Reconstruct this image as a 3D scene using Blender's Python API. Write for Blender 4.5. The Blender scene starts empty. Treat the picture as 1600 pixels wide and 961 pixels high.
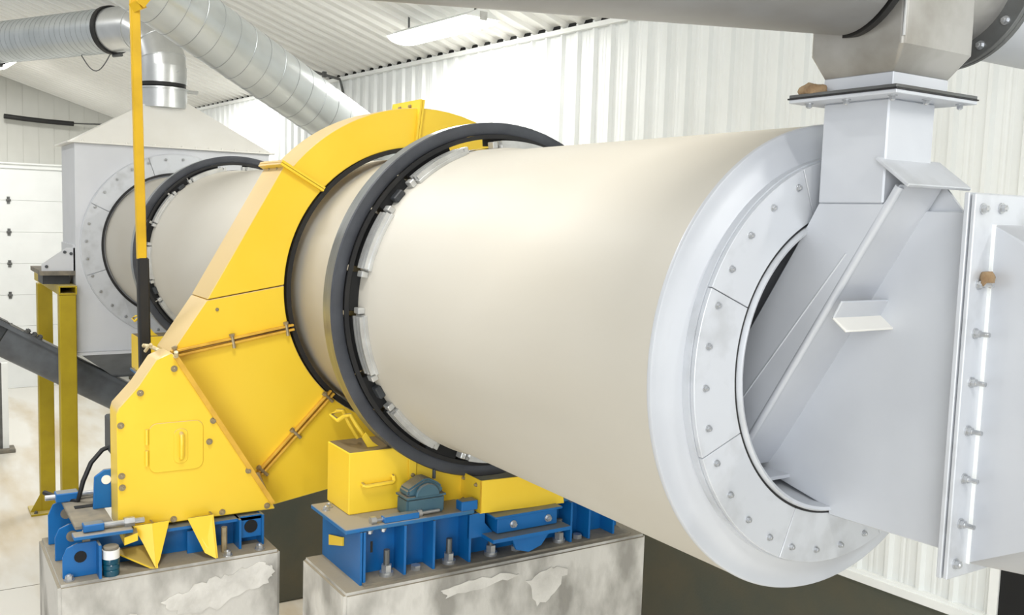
import bpy, bmesh, math, random
from mathutils import Vector, Matrix

random.seed(7)
PI = math.pi
scene = bpy.context.scene
COL = scene.collection
V = Vector

# ------------------------------------------------------------------ camera
cd = bpy.data.cameras.new('camera')
cd.sensor_fit = 'HORIZONTAL'
cd.sensor_width = 36.0
cd.lens = 33.23
cd.clip_start = 0.05
cd.clip_end = 200
cam = bpy.data.objects.new('camera', cd)
COL.objects.link(cam)
cam.matrix_world = Matrix(((0.53765, -0.09699, 0.83757, 2.6776),
                           (0.84262, 0.02597, -0.53788, -3.3464),
                           (0.03042, 0.99495, 0.09569, 0.5763),
                           (0, 0, 0, 1)))
scene.camera = cam

# ------------------------------------------------------------------ world, exposure
world = bpy.data.worlds.new('world')
scene.world = world
world.use_nodes = True
bg = world.node_tree.nodes['Background']
bg.inputs[0].default_value = (0.93, 0.97, 1.0, 1)
bg.inputs[1].default_value = 0.28
scene.view_settings.view_transform = 'Standard'
scene.view_settings.look = 'None'
scene.view_settings.gamma = 1.0
scene.view_settings.exposure = 0.66
scene.view_settings.use_curve_mapping = False

# ------------------------------------------------------------------ room frame
K = 0.076
NRM = math.hypot(1, K)
CORNER = V((-25.18, 1.852, 0))
U = V((1, K, 0)) / NRM            # along the long wall, towards the camera
N = V((K, -1, 0)) / NRM           # out of the long wall, into the room
ANG = math.atan(K)
FLOOR = -4.3
EAVE = 2.784
TRIMZ = -2.40
SLOPE = 0.305


def room(s, out, z):
    p = CORNER + U * s + N * out
    return V((p.x, p.y, z))


def ceil_z(x, y):
    out = (V((x, y, 0)) - CORNER).dot(N)
    return EAVE + 0.04 + SLOPE * out


# lamps: ceiling strips, only two with housings; last two added unseen to brighten the floor
FIX = [(17.35, 0.95), (9.4, 1.25), (3.6, 3.6), (19.5, 6.2), (24.5, 6.2), (30.5, 6.2), (30.5, 2.5), (10.5, 9.5), (19.0, 9.8)]
for s_, o_ in FIX:
    ld = bpy.data.lights.new('strip_and_fill_lamp', 'AREA')
    ld.shape = 'RECTANGLE'
    ld.size = 1.75
    ld.size_y = 0.16
    ld.energy = 68 if s_ == 17.35 else 105
    ld.color = (1.0, 0.985, 0.95)
    lo = bpy.data.objects.new('strip_and_fill_lamp', ld)
    lo.location = room(s_, o_, EAVE + SLOPE * o_ - 0.36)
    lo.rotation_euler = (0, 0, ANG)
    COL.objects.link(lo)
# added unseen area light behind the camera, standing in for daylight
ld = bpy.data.lights.new('added_fill_light', 'AREA')
ld.shape = 'RECTANGLE'
ld.size = 7.5
ld.size_y = 5.5
ld.energy = 560
ld.color = (0.95, 0.98, 1.0)
lo = bpy.data.objects.new('added_fill_light', ld)
lo.location = (8.0, -9.0, 1.3)
lo.rotation_euler = (V((-0.80, 0.62, -0.12))).to_track_quat('-Z', 'Z').to_euler()
COL.objects.link(lo)



# ------------------------------------------------------------------ materials
def lin(c):
    return tuple(((v / 255) / 12.92 if v / 255 <= 0.04045 else ((v / 255 + 0.055) / 1.055) ** 2.4) for v in c)


MATS = {}


def mat(name, rgb, rough=0.5, metal=0.0, rgb2=None, scale=3.0, detail=4.0, stretch=(1, 1, 1), lo=0.35, hi=0.7,
        bump=0.0, bscale=40.0, dust=None, dust_lo=0.25, dust_hi=0.6, emit=0.0, coat=0.0, rvar=0.0, trans=0.0):
    m = bpy.data.materials.new(name)
    m.use_nodes = True
    nt = m.node_tree
    b = nt.nodes['Principled BSDF']
    c1 = lin(rgb) + (1,)
    b.inputs['Base Color'].default_value = c1
    b.inputs['Roughness'].default_value = rough
    b.inputs['Metallic'].default_value = metal
    if coat:
        b.inputs['Coat Weight'].default_value = coat
        b.inputs['Coat Roughness'].default_value = 0.15
    if trans:
        b.inputs['Transmission Weight'].default_value = trans
    if emit:
        b.inputs['Emission Color'].default_value = c1
        b.inputs['Emission Strength'].default_value = emit
    tc = nt.nodes.new('ShaderNodeTexCoord')
    mp = nt.nodes.new('ShaderNodeMapping')
    mp.inputs['Scale'].default_value = stretch
    nt.links.new(tc.outputs['Object'], mp.inputs['Vector'])
    nz = nt.nodes.new('ShaderNodeTexNoise')
    nz.inputs['Scale'].default_value = scale
    nz.inputs['Detail'].default_value = detail
    nt.links.new(mp.outputs['Vector'], nz.inputs['Vector'])
    col = None
    if rgb2 is not None:
        rp = nt.nodes.new('ShaderNodeValToRGB')
        rp.color_ramp.elements[0].position = lo
        rp.color_ramp.elements[1].position = hi
        rp.color_ramp.elements[0].color = c1
        rp.color_ramp.elements[1].color = lin(rgb2) + (1,)
        nt.links.new(nz.outputs['Fac'], rp.inputs['Fac'])
        col = rp.outputs['Color']
    if dust is not None:            # settled dust lies on upward faces
        ge = nt.nodes.new('ShaderNodeNewGeometry')
        sx = nt.nodes.new('ShaderNodeSeparateXYZ')
        nt.links.new(ge.outputs['Normal'], sx.inputs[0])
        mr = nt.nodes.new('ShaderNodeMapRange')
        mr.inputs['From Min'].default_value = dust_lo
        mr.inputs['From Max'].default_value = dust_hi
        nt.links.new(sx.outputs['Z'], mr.inputs['Value'])
        mx = nt.nodes.new('ShaderNodeMix')
        mx.data_type = 'RGBA'
        nt.links.new(mr.outputs['Result'], mx.inputs['Factor'])
        if col is not None:
            nt.links.new(col, mx.inputs['A'])
        else:
            mx.inputs['A'].default_value = c1
        mx.inputs['B'].default_value = lin(dust) + (1,)
        col = mx.outputs['Result']
    if col is not None:
        nt.links.new(col, b.inputs['Base Color'])
    if rvar:
        mr2 = nt.nodes.new('ShaderNodeMapRange')
        mr2.inputs['To Min'].default_value = max(0.02, rough - rvar)
        mr2.inputs['To Max'].default_value = min(1, rough + rvar)
        nt.links.new(nz.outputs['Fac'], mr2.inputs['Value'])
        nt.links.new(mr2.outputs['Result'], b.inputs['Roughness'])
    if bump:
        n2 = nt.nodes.new('ShaderNodeTexNoise')
        n2.inputs['Scale'].default_value = bscale
        n2.inputs['Detail'].default_value = 3
        nt.links.new(mp.outputs['Vector'], n2.inputs['Vector'])
        bp = nt.nodes.new('ShaderNodeBump')
        bp.inputs['Strength'].default_value = bump
        bp.inputs['Distance'].default_value = 0.02
        nt.links.new(n2.outputs['Fac'], bp.inputs['Height'])
        nt.links.new(bp.outputs['Normal'], b.inputs['Normal'])
    MATS[name] = m
    return m


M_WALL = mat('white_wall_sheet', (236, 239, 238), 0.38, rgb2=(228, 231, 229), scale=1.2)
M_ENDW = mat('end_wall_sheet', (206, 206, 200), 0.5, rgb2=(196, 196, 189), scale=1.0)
M_CEIL = mat('white_ceiling_sheet', (240, 240, 236), 0.4, rgb2=(232, 231, 226), scale=0.8)
M_TRIM = mat('white_trim', (244, 246, 244), 0.4, rgb2=(236, 238, 236))
M_DARKSTEM_SHADE = mat('dark_foundation_and_shade', (82, 85, 75), 0.75, rgb2=(98, 92, 74), scale=1.3, bump=0.15, lo=0.4, hi=0.75)  # dark concrete; on the far pier it stands in for shade
M_FLOOR = mat('sealed_floor', (242, 238, 229), 0.22, rgb2=(208, 186, 146), scale=0.55, detail=6, lo=0.47, hi=0.70, bump=0.05, bscale=8, stretch=(0.45, 1.6, 1))
M_CONC = mat('pier_concrete', (204, 201, 194), 0.85, rgb2=(150, 147, 140), scale=3.4, detail=10, lo=0.42, hi=0.62, bump=0.35, bscale=14, stretch=(1, 1, 0.6),
             dust=(142, 134, 118), dust_lo=0.6, dust_hi=0.9)
M_CONC2 = mat('pale_laitance', (222, 219, 212), 0.9, rgb2=(190, 187, 180), scale=5, detail=6, bump=0.3, bscale=20)
M_DRUM = mat('cream_drum_paint', (200, 196, 186), 0.54, rgb2=(191, 185, 172), scale=0.9, detail=3, stretch=(0.4, 1, 1), bump=0.015, bscale=2.5)
M_SILVER = mat('silver_paint', (205, 208, 213), 0.42, 0.15, rgb2=(194, 197, 203), scale=1.6, rvar=0.05)
M_SILVER2 = mat('stained_silver_plate', (208, 211, 216), 0.4, 0.25, rgb2=(178, 180, 182), scale=4.5, detail=6, lo=0.5, hi=0.8, rvar=0.08)
M_HOPPER = mat('hopper_silver_paint', (212, 214, 218), 0.5, 0.05, rgb2=(204, 206, 211), scale=1.5)
M_HOPROOF = mat('roof_paint_and_lit_leg', (238, 236, 230), 0.45, rgb2=(230, 227, 219), scale=1.5)
M_HOPLOW = mat('lower_hopper_grey', (112, 117, 124), 0.6, rgb2=(96, 101, 108))
M_YEL = mat('guard_yellow', (246, 209, 60), 0.42, rgb2=(243, 203, 50), scale=1.6, dust=(214, 187, 132), dust_lo=0.12, dust_hi=0.42, coat=0.1)
M_YELT = mat('roller_box_yellow', (246, 210, 62), 0.42, rgb2=(243, 204, 52), scale=2, dust=(128, 112, 84), dust_lo=0.7, dust_hi=0.95, coat=0.1)
M_YELD = mat('stand_yellow', (184, 160, 16), 0.5, rgb2=(170, 146, 10), scale=3, dust=(206, 188, 120), dust_lo=0.6, dust_hi=0.95)
M_YELP = mat('pole_yellow', (226, 182, 24), 0.5, rgb2=(204, 162, 20), scale=4)
M_EDGE = mat('flange_edge_tan', (230, 182, 66), 0.5, rgb2=(204, 156, 54), scale=9)
M_BLUE = mat('machine_blue', (10, 104, 172), 0.42, rgb2=(8, 94, 158), scale=3, dust=(120, 124, 122), dust_lo=0.75, dust_hi=0.98, coat=0.1)
M_BLUED = mat('dusty_blue_plate', (12, 104, 172), 0.5, rgb2=(52, 106, 142), scale=6, dust=(150, 143, 130), dust_lo=0.5, dust_hi=0.85)
M_TAN = mat('dusty_plate', (140, 132, 116), 0.8, rgb2=(110, 106, 98), scale=8)
M_TEAL = mat('bearing_teal', (60, 96, 114), 0.5, rgb2=(72, 104, 116), scale=5, dust=(128, 124, 114), dust_lo=0.35, dust_hi=0.9)
M_TYRE = mat('tyre_steel_dark', (82, 85, 92), 0.42, 0.3, rgb2=(70, 72, 78), scale=6, rvar=0.06, bump=0.05)
M_TREAD = mat('tyre_tread_polished', (158, 164, 170), 0.3, 0.8, rgb2=(140, 146, 152), scale=5, rvar=0.06, stretch=(9, 1, 1))
M_BLACK = mat('black_rubber', (26, 26, 28), 0.55, rgb2=(34, 33, 32), scale=6)
M_DEEP = mat('dark_cavity_shade', (18, 18, 19), 0.8)  # black standing for shade in gaps, holes and openings
M_ALU = mat('pad_aluminium', (216, 217, 216), 0.35, 0.6, rgb2=(190, 190, 188), scale=7, rvar=0.1)
M_ZINC = mat('zinc_bolt', (200, 202, 205), 0.3, 0.75, rgb2=(176, 178, 180), scale=20)
M_BRASS = mat('dull_plated_bolt', (176, 160, 128), 0.4, 0.5, rgb2=(150, 138, 112), scale=20)
M_DBOLT = mat('dark_bolt', (96, 100, 104), 0.4, 0.5)
M_GALV = mat('galvanised_sheet', (208, 213, 215), 0.3, 0.6, rgb2=(194, 200, 202), scale=3, detail=2, rvar=0.03, stretch=(1, 1, 1))
M_GALVB = mat('bright_elbow_sheet', (226, 228, 228), 0.3, 0.75, rgb2=(212, 214, 214), scale=4, rvar=0.06)
M_SEAM = mat('duct_seam', (158, 163, 166), 0.4, 0.5)
M_PIPE = mat('steel_pipe_grey', (150, 151, 153), 0.42, 0.4, rgb2=(134, 132, 128), scale=1.4, detail=5, stretch=(1.2, 1.2, 5), rvar=0.08)
M_STAIN = mat('scuffed_stainless', (178, 176, 172), 0.4, 0.5, rgb2=(140, 136, 127), scale=3.2, detail=7, lo=0.42, hi=0.72, rvar=0.1)
M_DKSTEEL = mat('dark_steel_flange', (112, 114, 114), 0.45, 0.5, rgb2=(92, 92, 90), scale=6)
M_CONV = mat('conveyor_grey', (106, 111, 117), 0.5, 0.1, rgb2=(88, 91, 96), scale=4, dust=(140, 136, 126), dust_lo=0.75, dust_hi=0.98)
M_DOOR = mat('door_white', (243, 245, 244), 0.4, rgb2=(238, 240, 239), scale=2)
M_MUD = mat('dry_mud', (168, 144, 112), 0.95, rgb2=(128, 102, 74), scale=18, bump=0.6, bscale=30)
M_ROPE = mat('pale_rope', (226, 212, 176), 0.8, rgb2=(176, 156, 116), scale=30)
M_LAMP = mat('lamp_diffuser', (255, 252, 244), 0.5, emit=7.0)
M_BOTTLE = mat('teal_bottle', (20, 92, 116), 0.2, rgb2=(14, 72, 96), scale=10, trans=0.25)
M_LABEL = mat('white_label', (240, 240, 238), 0.5)
M_MOTOR = mat('motor_dark_grey', (58, 62, 66), 0.5, rgb2=(46, 48, 52), scale=6)


# ------------------------------------------------------------------ geometry helpers
class MB:
    def __init__(self):
        self.bm = bmesh.new()

    def box(self, lo, hi):
        x0, y0, z0 = lo
        x1, y1, z1 = hi
        return self.hexa([(x0, y0, z0), (x1, y0, z0), (x1, y1, z0), (x0, y1, z0), (x0, y0, z1), (x1, y0, z1), (x1, y1, z1), (x0, y1, z1)])

    def hexa(self, p):
        v = [self.bm.verts.new(q) for q in p]
        for f in ((3, 2, 1, 0), (4, 5, 6, 7), (0, 1, 5, 4), (1, 2, 6, 5), (2, 3, 7, 6), (3, 0, 4, 7)):
            self.bm.faces.new([v[i] for i in f])
        return self

    def prism(self, pts, vec):
        vec = V(vec)
        a = [self.bm.verts.new(V(p)) for p in pts]
        b = [self.bm.verts.new(V(p) + vec) for p in pts]
        n = len(a)
        self.bm.faces.new(a)
        self.bm.faces.new(b[::-1])
        for i in range(n):
            j = (i + 1) % n
            self.bm.faces.new((a[j], a[i], b[i], b[j]))
        return self

    def bar(self, p, q, w, h, up=(0, 0, 1)):
        """rectangular bar from p to q, w across, h along up"""
        p, q, up = V(p), V(q), V(up)
        d = (q - p).normalized()
        s = d.cross(up).normalized() * (w / 2)
        u = s.cross(d).normalized() * (h / 2)
        return self.hexa([p - s - u, q - s - u, q + s - u, p + s - u, p - s + u, q - s + u, q + s + u, p + s + u])

    def ring(self, c, ax, r, n, ref=None):
        ax = V(ax).normalized()
        ref = V(ref) if ref is not None else (V((0, 0, 1)) if abs(ax.z) < 0.9 else V((1, 0, 0)))
        a = ax.cross(ref).normalized()
        b = ax.cross(a).normalized()
        return [self.bm.verts.new(V(c) + a * (r * math.cos(2 * PI * i / n)) + b * (r * math.sin(2 * PI * i / n))) for i in range(n)]

    def bridge(self, r1, r2):
        n = len(r1)
        for i in range(n):
            j = (i + 1) % n
            self.bm.faces.new((r1[i], r1[j], r2[j], r2[i]))

    def cyl(self, p, q, r, n=20, r2=None, caps=True):
        d = V(q) - V(p)
        a = self.ring(p, d, r, n)
        b = self.ring(q, d, r if r2 is None else r2, n)
        self.bridge(a, b)
        if caps:
            self.bm.faces.new(a[::-1])
            self.bm.faces.new(b)
        return self

    def tube(self, path, r, n=8, caps=True):
        path = [V(p) for p in path]
        rings = []
        ref = None
        for i, p in enumerate(path):
            d = (path[min(i + 1, len(path) - 1)] - path[max(i - 1, 0)]).normalized()
            if ref is None:
                ref = V((0, 0, 1)) if abs(d.z) < 0.9 else V((1, 0, 0))
            ref = (ref - d * ref.dot(d)).normalized()
            a = ref
            b = d.cross(a)
            rr = r[i] if isinstance(r, (list, tuple)) else r
            rings.append([self.bm.verts.new(p + a * (rr * math.cos(2 * PI * k / n)) + b * (rr * math.sin(2 * PI * k / n))) for k in range(n)])
        for i in range(len(rings) - 1):
            self.bridge(rings[i], rings[i + 1])
        if caps:
            self.bm.faces.new(rings[0][::-1])
            self.bm.faces.new(rings[-1])
        return self

    def loft(self, rings, caps=True):
        rs = [[self.bm.verts.new(V(p)) for p in r] for r in rings]
        for i in range(len(rs) - 1):
            self.bridge(rs[i], rs[i + 1])
        if caps:
            self.bm.faces.new(rs[0][::-1])
            self.bm.faces.new(rs[-1])
        return self

    def lathe(self, prof, n=96, a0=0.0, a1=360.0, cy=0.0, cz=0.0, closed=False):
        """revolve (x, r) about the drum axis"""
        full = abs(a1 - a0 - 360) < 1e-6
        m = n if full else n + 1
        rows = []
        for x, r in prof:
            rows.append([self.bm.verts.new((x, cy + r * math.cos(math.radians(a0 + (a1 - a0) * i / n)), cz + r * math.sin(math.radians(a0 + (a1 - a0) * i / n)))) for i in range(m)])
        k = len(rows)
        for i in range(k if closed else k - 1):
            ra, rb = rows[i], rows[(i + 1) % k]
            for j in range(n):
                jj = (j + 1) % m
                self.bm.faces.new((ra[j], ra[jj], rb[jj], rb[j]))
        if not full and closed:
            self.bm.faces.new([r[0] for r in rows])
            self.bm.faces.new([r[-1] for r in rows][::-1])
        return self

    def build(self, name, material, parent=None, bevel=0.0, smooth=35, seg=1, matrix=None):
        bm = self.bm
        bmesh.ops.recalc_face_normals(bm, faces=bm.faces)
        if bevel:
            ed = [e for e in bm.edges if len(e.link_faces) == 2 and e.calc_face_angle(0) > 0.5]
            bmesh.ops.bevel(bm, geom=ed, offset=bevel, segments=seg, affect='EDGES', clamp_overlap=True)
        o = ORG[parent.name] if parent is not None else V((0, 0, 0))
        if parent is None:
            o = V((sum(v.co.x for v in bm.verts) / len(bm.verts), sum(v.co.y for v in bm.verts) / len(bm.verts), min(v.co.z for v in bm.verts)))
        bmesh.ops.translate(bm, verts=bm.verts, vec=-o)
        me = bpy.data.meshes.new(name)
        bm.to_mesh(me)
        bm.free()
        me.polygons.foreach_set('use_smooth', [True] * len(me.polygons))
        me.set_sharp_from_angle(angle=math.radians(smooth))
        me.materials.append(material)
        ob = bpy.data.objects.new(name, me)
        COL.objects.link(ob)
        if parent is not None:
            ob.parent = parent
        else:
            ob.location = o
        ORG[ob.name] = o
        return ob


ORG = {}


def tag(o, label=None, cat=None, group=None, kind=None):
    if label:
        o['label'] = label
    if cat:
        o['category'] = cat
    if group:
        o['group'] = group
    if kind:
        o['kind'] = kind
    return o


def thing(name, label, cat, loc, group=None):
    o = bpy.data.objects.new(name, None)
    o.empty_display_size = 0.2
    o.location = loc
    COL.objects.link(o)
    ORG[o.name] = V(loc)
    return tag(o, label, cat, group)


def struct(o):
    o['kind'] = 'structure'
    return o


def inst(me, name, parent, pos, rot=None, scale=1.0):
    ob = bpy.data.objects.new(name, me)
    COL.objects.link(ob)
    if parent is not None:
        ob.parent = parent
        ob.location = V(pos) - ORG[parent.name]
    else:
        ob.location = V(pos)
    if rot is not None:
        ob.rotation_euler = rot
    ob.scale = (scale,) * 3
    return ob


def copy_tree(o, delta, parent=None):
    c = o.copy()
    COL.objects.link(c)
    if parent is None:
        c.location = o.location + V(delta)
        ORG[c.name] = ORG[o.name] + V(delta)
    else:
        c.parent = parent
    for ch in list(o.children):
        copy_tree(ch, delta, c)
    return c


_bolt = {}


def bolt_mesh(material):
    if material.name in _bolt:
        return _bolt[material.name]
    b = MB()
    b.cyl((0, 0, 0), (0, 0, 0.28), 1.0, 14)
    b.cyl((0, 0, 0.28), (0, 0, 1.0), 0.74, 6)
    b.cyl((0, 0, 1.0), (0, 0, 1.25), 0.5, 8, r2=0.36)
    bm = b.bm
    bmesh.ops.recalc_face_normals(bm, faces=bm.faces)
    me = bpy.data.meshes.new('bolt')
    bm.to_mesh(me)
    bm.free()
    me.materials.append(material)
    _bolt[material.name] = me
    return me


def bolt(parent, pos, d, r=0.014, material=None, name='bolt'):
    q = V((0, 0, 1)).rotation_difference(V(d).normalized())
    return inst(bolt_mesh(material or M_ZINC), name, parent, pos, q.to_euler(), r)


def yz(r, a, cy=0.0, cz=0.0):
    return (cy + r * math.cos(math.radians(a)), cz + r * math.sin(math.radians(a)))


def arc(x, r, a0, a1, n, cy=0.0, cz=0.0):
    return [(x,) + yz(r, a0 + (a1 - a0) * i / n, cy, cz) for i in range(n + 1)]


# ================================================================== SETTING
f = MB().box((-26.5, -12, FLOOR - 0.2), (8, 6.5, FLOOR))
floor = struct(f.build('floor', M_FLOOR))
fj = MB()
for xx in (-10.4,):
    fj.box((xx, -12, FLOOR - 0.002), (xx + 0.012, 3, FLOOR + 0.002))
fj.build('control_joint', M_TAN, floor)


def wall_mesh(name, material, width, ribs, height, major=0.04, dirsign=-1):
    """one ribbed sheet: x along, y out of the wall (-y = into room), z up"""
    pts = []
    p = width / ribs
    for i in range(ribs):
        x = i * p
        pts += [(x, 0), (x + 0.012, 0), (x + 0.034, major), (x + 0.066, major), (x + 0.088, 0)]
        for q in (0.4, 0.66):
            c = x + 0.088 + (p - 0.088) * (q - 0.02)
            pts += [(c - 0.022, 0), (c - 0.010, 0.004), (c + 0.010, 0.004), (c + 0.022, 0)]
    pts.append((width, 0))
    bm = bmesh.new()
    rows = []
    for z in (0, height):
        rows.append([bm.verts.new((x, dirsign * d, z)) for x, d in pts])
    for i in range(len(pts) - 1):
        bm.faces.new((rows[0][i], rows[0][i + 1], rows[1][i + 1], rows[1][i]))
    me = bpy.data.meshes.new(name)
    bm.to_mesh(me)
    bm.free()
    me.materials.append(material)
    return me


# right-hand long wall: backing, sheets, trims and dark foundation
def slab(name, material, s0, s1, o0, o1, z0, z1, parent=None, bevel=0):
    m = MB()
    m.hexa([room(s0, o0, z0), room(s1, o0, z0), room(s1, o1, z0), room(s0, o1, z0), room(s0, o0, z1), room(s1, o0, z1), room(s1, o1, z1), room(s0, o1, z1)])
    return m.build(name, material, parent, bevel=bevel)


JAMB_S = 24.03
wall_r = struct(slab('wall_right', M_WALL, -0.2, 34, -0.2, -0.012, FLOOR, EAVE + 0.6))
wm = wall_mesh('wall_panel', M_WALL, 0.855, 3, EAVE - TRIMZ + 0.03)
i = 0
s = 0.0
while s < JAMB_S + 8:
    o = inst(wm, 'wall_panel', wall_r, room(s, 0.0, TRIMZ), (0, 0, ANG))
    s += 0.855
found = struct(slab('baseboard_right', M_DARKSTEM_SHADE, -0.1, 34, -0.15, 0.03, FLOOR, TRIMZ - 0.01))
t = struct(slab('trim_1', M_TRIM, 0, JAMB_S, 0.0, 0.075, TRIMZ - 0.075, TRIMZ - 0.005))
slab('trim_lip', M_TRIM, 0, JAMB_S, 0.0, 0.055, TRIMZ - 0.005, TRIMZ + 0.02, t)
t = struct(slab('trim_2', M_TRIM, 0, 34, 0.0, 0.07, EAVE - 0.055, EAVE + 0.0))
slab('gap_shade_strip', M_DEEP, 0, 34, -0.01, 0.02, EAVE, EAVE + 0.06, t)  # black strip puts shade into the gaps above the trim
# doorway at the near end of the long wall: white jamb, black slab standing in for the dark opening
dr = struct(slab('door_2', M_DEEP, JAMB_S + 0.07, JAMB_S + 1.8, 0.04, 0.09, FLOOR, -1.2))
slab('jamb', M_TRIM, JAMB_S, JAMB_S + 0.07, 0.0, 0.11, FLOOR, -1.2, dr)
slab('jamb', M_TRIM, JAMB_S, JAMB_S + 1.87, 0.0, 0.11, -1.2, -1.13, dr)

# ceiling: ribbed sheets that run down to the eave
cl = MB()
SMAX = 10.5
cl.hexa([room(-0.3, -0.2, EAVE + 0.14), room(34, -0.2, EAVE + 0.14), room(34, SMAX, EAVE + 0.2 + SLOPE * SMAX), room(-0.3, SMAX, EAVE + 0.2 + SLOPE * SMAX),
         room(-0.3, -0.2, EAVE + 0.24), room(34, -0.2, EAVE + 0.24), room(34, SMAX, EAVE + 0.3 + SLOPE * SMAX), room(-0.3, SMAX, EAVE + 0.3 + SLOPE * SMAX)])
ceiling = struct(cl.build('ceiling', M_CEIL))


def ceil_mesh():
    pts = []
    p = 0.285
    for i in range(3):
        x = i * p
        pts += [(x, 0), (x + 0.05, 0), (x + 0.08, 0.045), (x + 0.14, 0.045), (x + 0.17, 0)]
    pts.append((0.855, 0))
    bm = bmesh.new()
    a = [bm.verts.new((x, 0, 0.05 - d)) for x, d in pts]
    b = [bm.verts.new((x, -SMAX, 0.05 - d + SLOPE * SMAX)) for x, d in pts]
    for i in range(len(pts) - 1):
        bm.faces.new((a[i + 1], a[i], b[i], b[i + 1]))
    me = bpy.data.meshes.new('ceiling_panel')
    bm.to_mesh(me)
    bm.free()
    me.materials.append(M_CEIL)
    return me


cm = ceil_mesh()
s = 0.0
while s < 33:
    inst(cm, 'ceiling_panel', ceiling, room(s, 0.0, EAVE), (0, 0, ANG))
    s += 0.855

# end wall with its sheets
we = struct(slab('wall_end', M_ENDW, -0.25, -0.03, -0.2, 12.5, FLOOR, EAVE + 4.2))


def batten_mesh(w, h):
    m = MB()
    m.box((0, -0.02, 0), (w - 0.018, 0, h))
    bm = m.bm
    bmesh.ops.recalc_face_normals(bm, faces=bm.faces)
    me = bpy.data.meshes.new('wall_panel')
    bm.to_mesh(me)
    bm.free()
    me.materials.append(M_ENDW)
    return me


bmh = batten_mesh(0.37, 6.0)
DOORTOP = 1.42
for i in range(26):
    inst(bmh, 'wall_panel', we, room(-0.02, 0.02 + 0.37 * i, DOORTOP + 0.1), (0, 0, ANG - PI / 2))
t = struct(slab('trim_3', M_TRIM, -0.05, 0.10, 1.3, 8.0, DOORTOP, DOORTOP + 0.11))
slab('drip_edge', M_TRIM, -0.05, 0.16, 1.3, 8.0, DOORTOP + 0.11, DOORTOP + 0.15, t)
# sectional overhead door
d1 = struct(slab('door_1', M_DOOR, -0.04, 0.0, 1.4, 7.8, FLOOR, DOORTOP))
NSEC = 7
sh = (DOORTOP - FLOOR) / NSEC
for i in range(NSEC):
    z0 = FLOOR + i * sh
    p = slab('door_section', M_DOOR, 0.0, 0.05, 1.4, 7.8, z0 + 0.0025, z0 + sh - 0.0025, d1, bevel=0.006)
    if i:
        for oo in (2.98, 5.6):
            h = MB()
            h.bar(room(0.06, oo, z0 - 0.09), room(0.06, oo, z0 + 0.09), 0.07, 0.02, up=U)
            h.cyl(room(0.06, oo - 0.055, z0), room(0.06, oo + 0.055, z0), 0.03, 10)
            h.build('hinge', M_DKSTEEL, d1)

# torsion spring and shaft above the door
sp = thing('door_spring', 'black torsion spring on a thin shaft above the white overhead door', 'spring', room(0.3, 3.0, 2.6))
m = MB()
m.tube([room(0.3, 3.08, 2.71), room(0.3, 2.6, 2.68), room(0.3, 2.1, 2.66), room(0.3, 1.45, 2.65)], 0.062, 14)
m.build('spring_coil', M_BLACK, sp)
m = MB()
m.cyl(room(0.3, 1.5, 2.66), room(0.3, 0.55, 2.70), 0.02, 10)
m.build('shaft', M_DKSTEEL, sp)

# ================================================================== ROTARY DRUM
drum = thing('rotary_dryer_drum', 'huge cream rotary drum with silver end plate and two dark steel riding tyres', 'drum', (-5.8, 0, -1.0))
XF = -11.75
XT, XT2 = -2.712, -8.667
prof = [(-0.014, 0.99), (-0.014, 1.002), (-2.50, 1.002), (-2.53, 1.018), (-3.02, 1.018), (-3.05, 1.002),
        (XT2 + 0.21, 1.002), (XT2 + 0.18, 1.018), (XT2 - 0.31, 1.018), (XT2 - 0.34, 1.002), (XF, 1.002)]
m = MB()
m.lathe(prof, 160)
m.build('shell', M_DRUM, drum, smooth=30)
m = MB()
m.lathe([(-0.014, 0.995), (-0.014, 1.003), (-0.004, 1.005), (0.004, 1.001), (0.006, 0.992), (0.0, 0.975), (0.012, 0.93), (0.03, 0.875), (0.035, 0.866), (0.03, 0.63), (-0.02, 0.63)], 160)
m.build('end_plate', M_SILVER, drum, smooth=50)
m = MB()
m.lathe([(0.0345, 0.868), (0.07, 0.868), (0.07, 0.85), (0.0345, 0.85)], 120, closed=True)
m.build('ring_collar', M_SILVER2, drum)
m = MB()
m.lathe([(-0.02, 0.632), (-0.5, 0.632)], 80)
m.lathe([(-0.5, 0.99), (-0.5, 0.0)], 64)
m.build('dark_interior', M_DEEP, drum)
# bolted seal ring in eight segments, four bolts each
for k in range(8):
    a0 = 112.2 + 45 * k
    m = MB()
    g = 0.13
    m.lathe([(0.0935, 0.862), (0.0935, 0.648), (0.071, 0.648), (0.071, 0.862)], 14, a0 + g, a0 + 45 - g, closed=True)
    sg = m.build('seal_segment', M_SILVER2, drum, bevel=0.002)
    for j in range(4):
        a = a0 + 3.0 + 11.4 * j + 0.6
        bolt(sg, (0.0935,) + yz(0.805, a), (1, 0, 0), 0.0145)
m = MB()
m.lathe([(0.0915, 0.650), (0.0915, 0.640), (0.03, 0.640), (0.03, 0.650)], 120, closed=True)
m.build('seal_lip', M_BLACK, drum)


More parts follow.
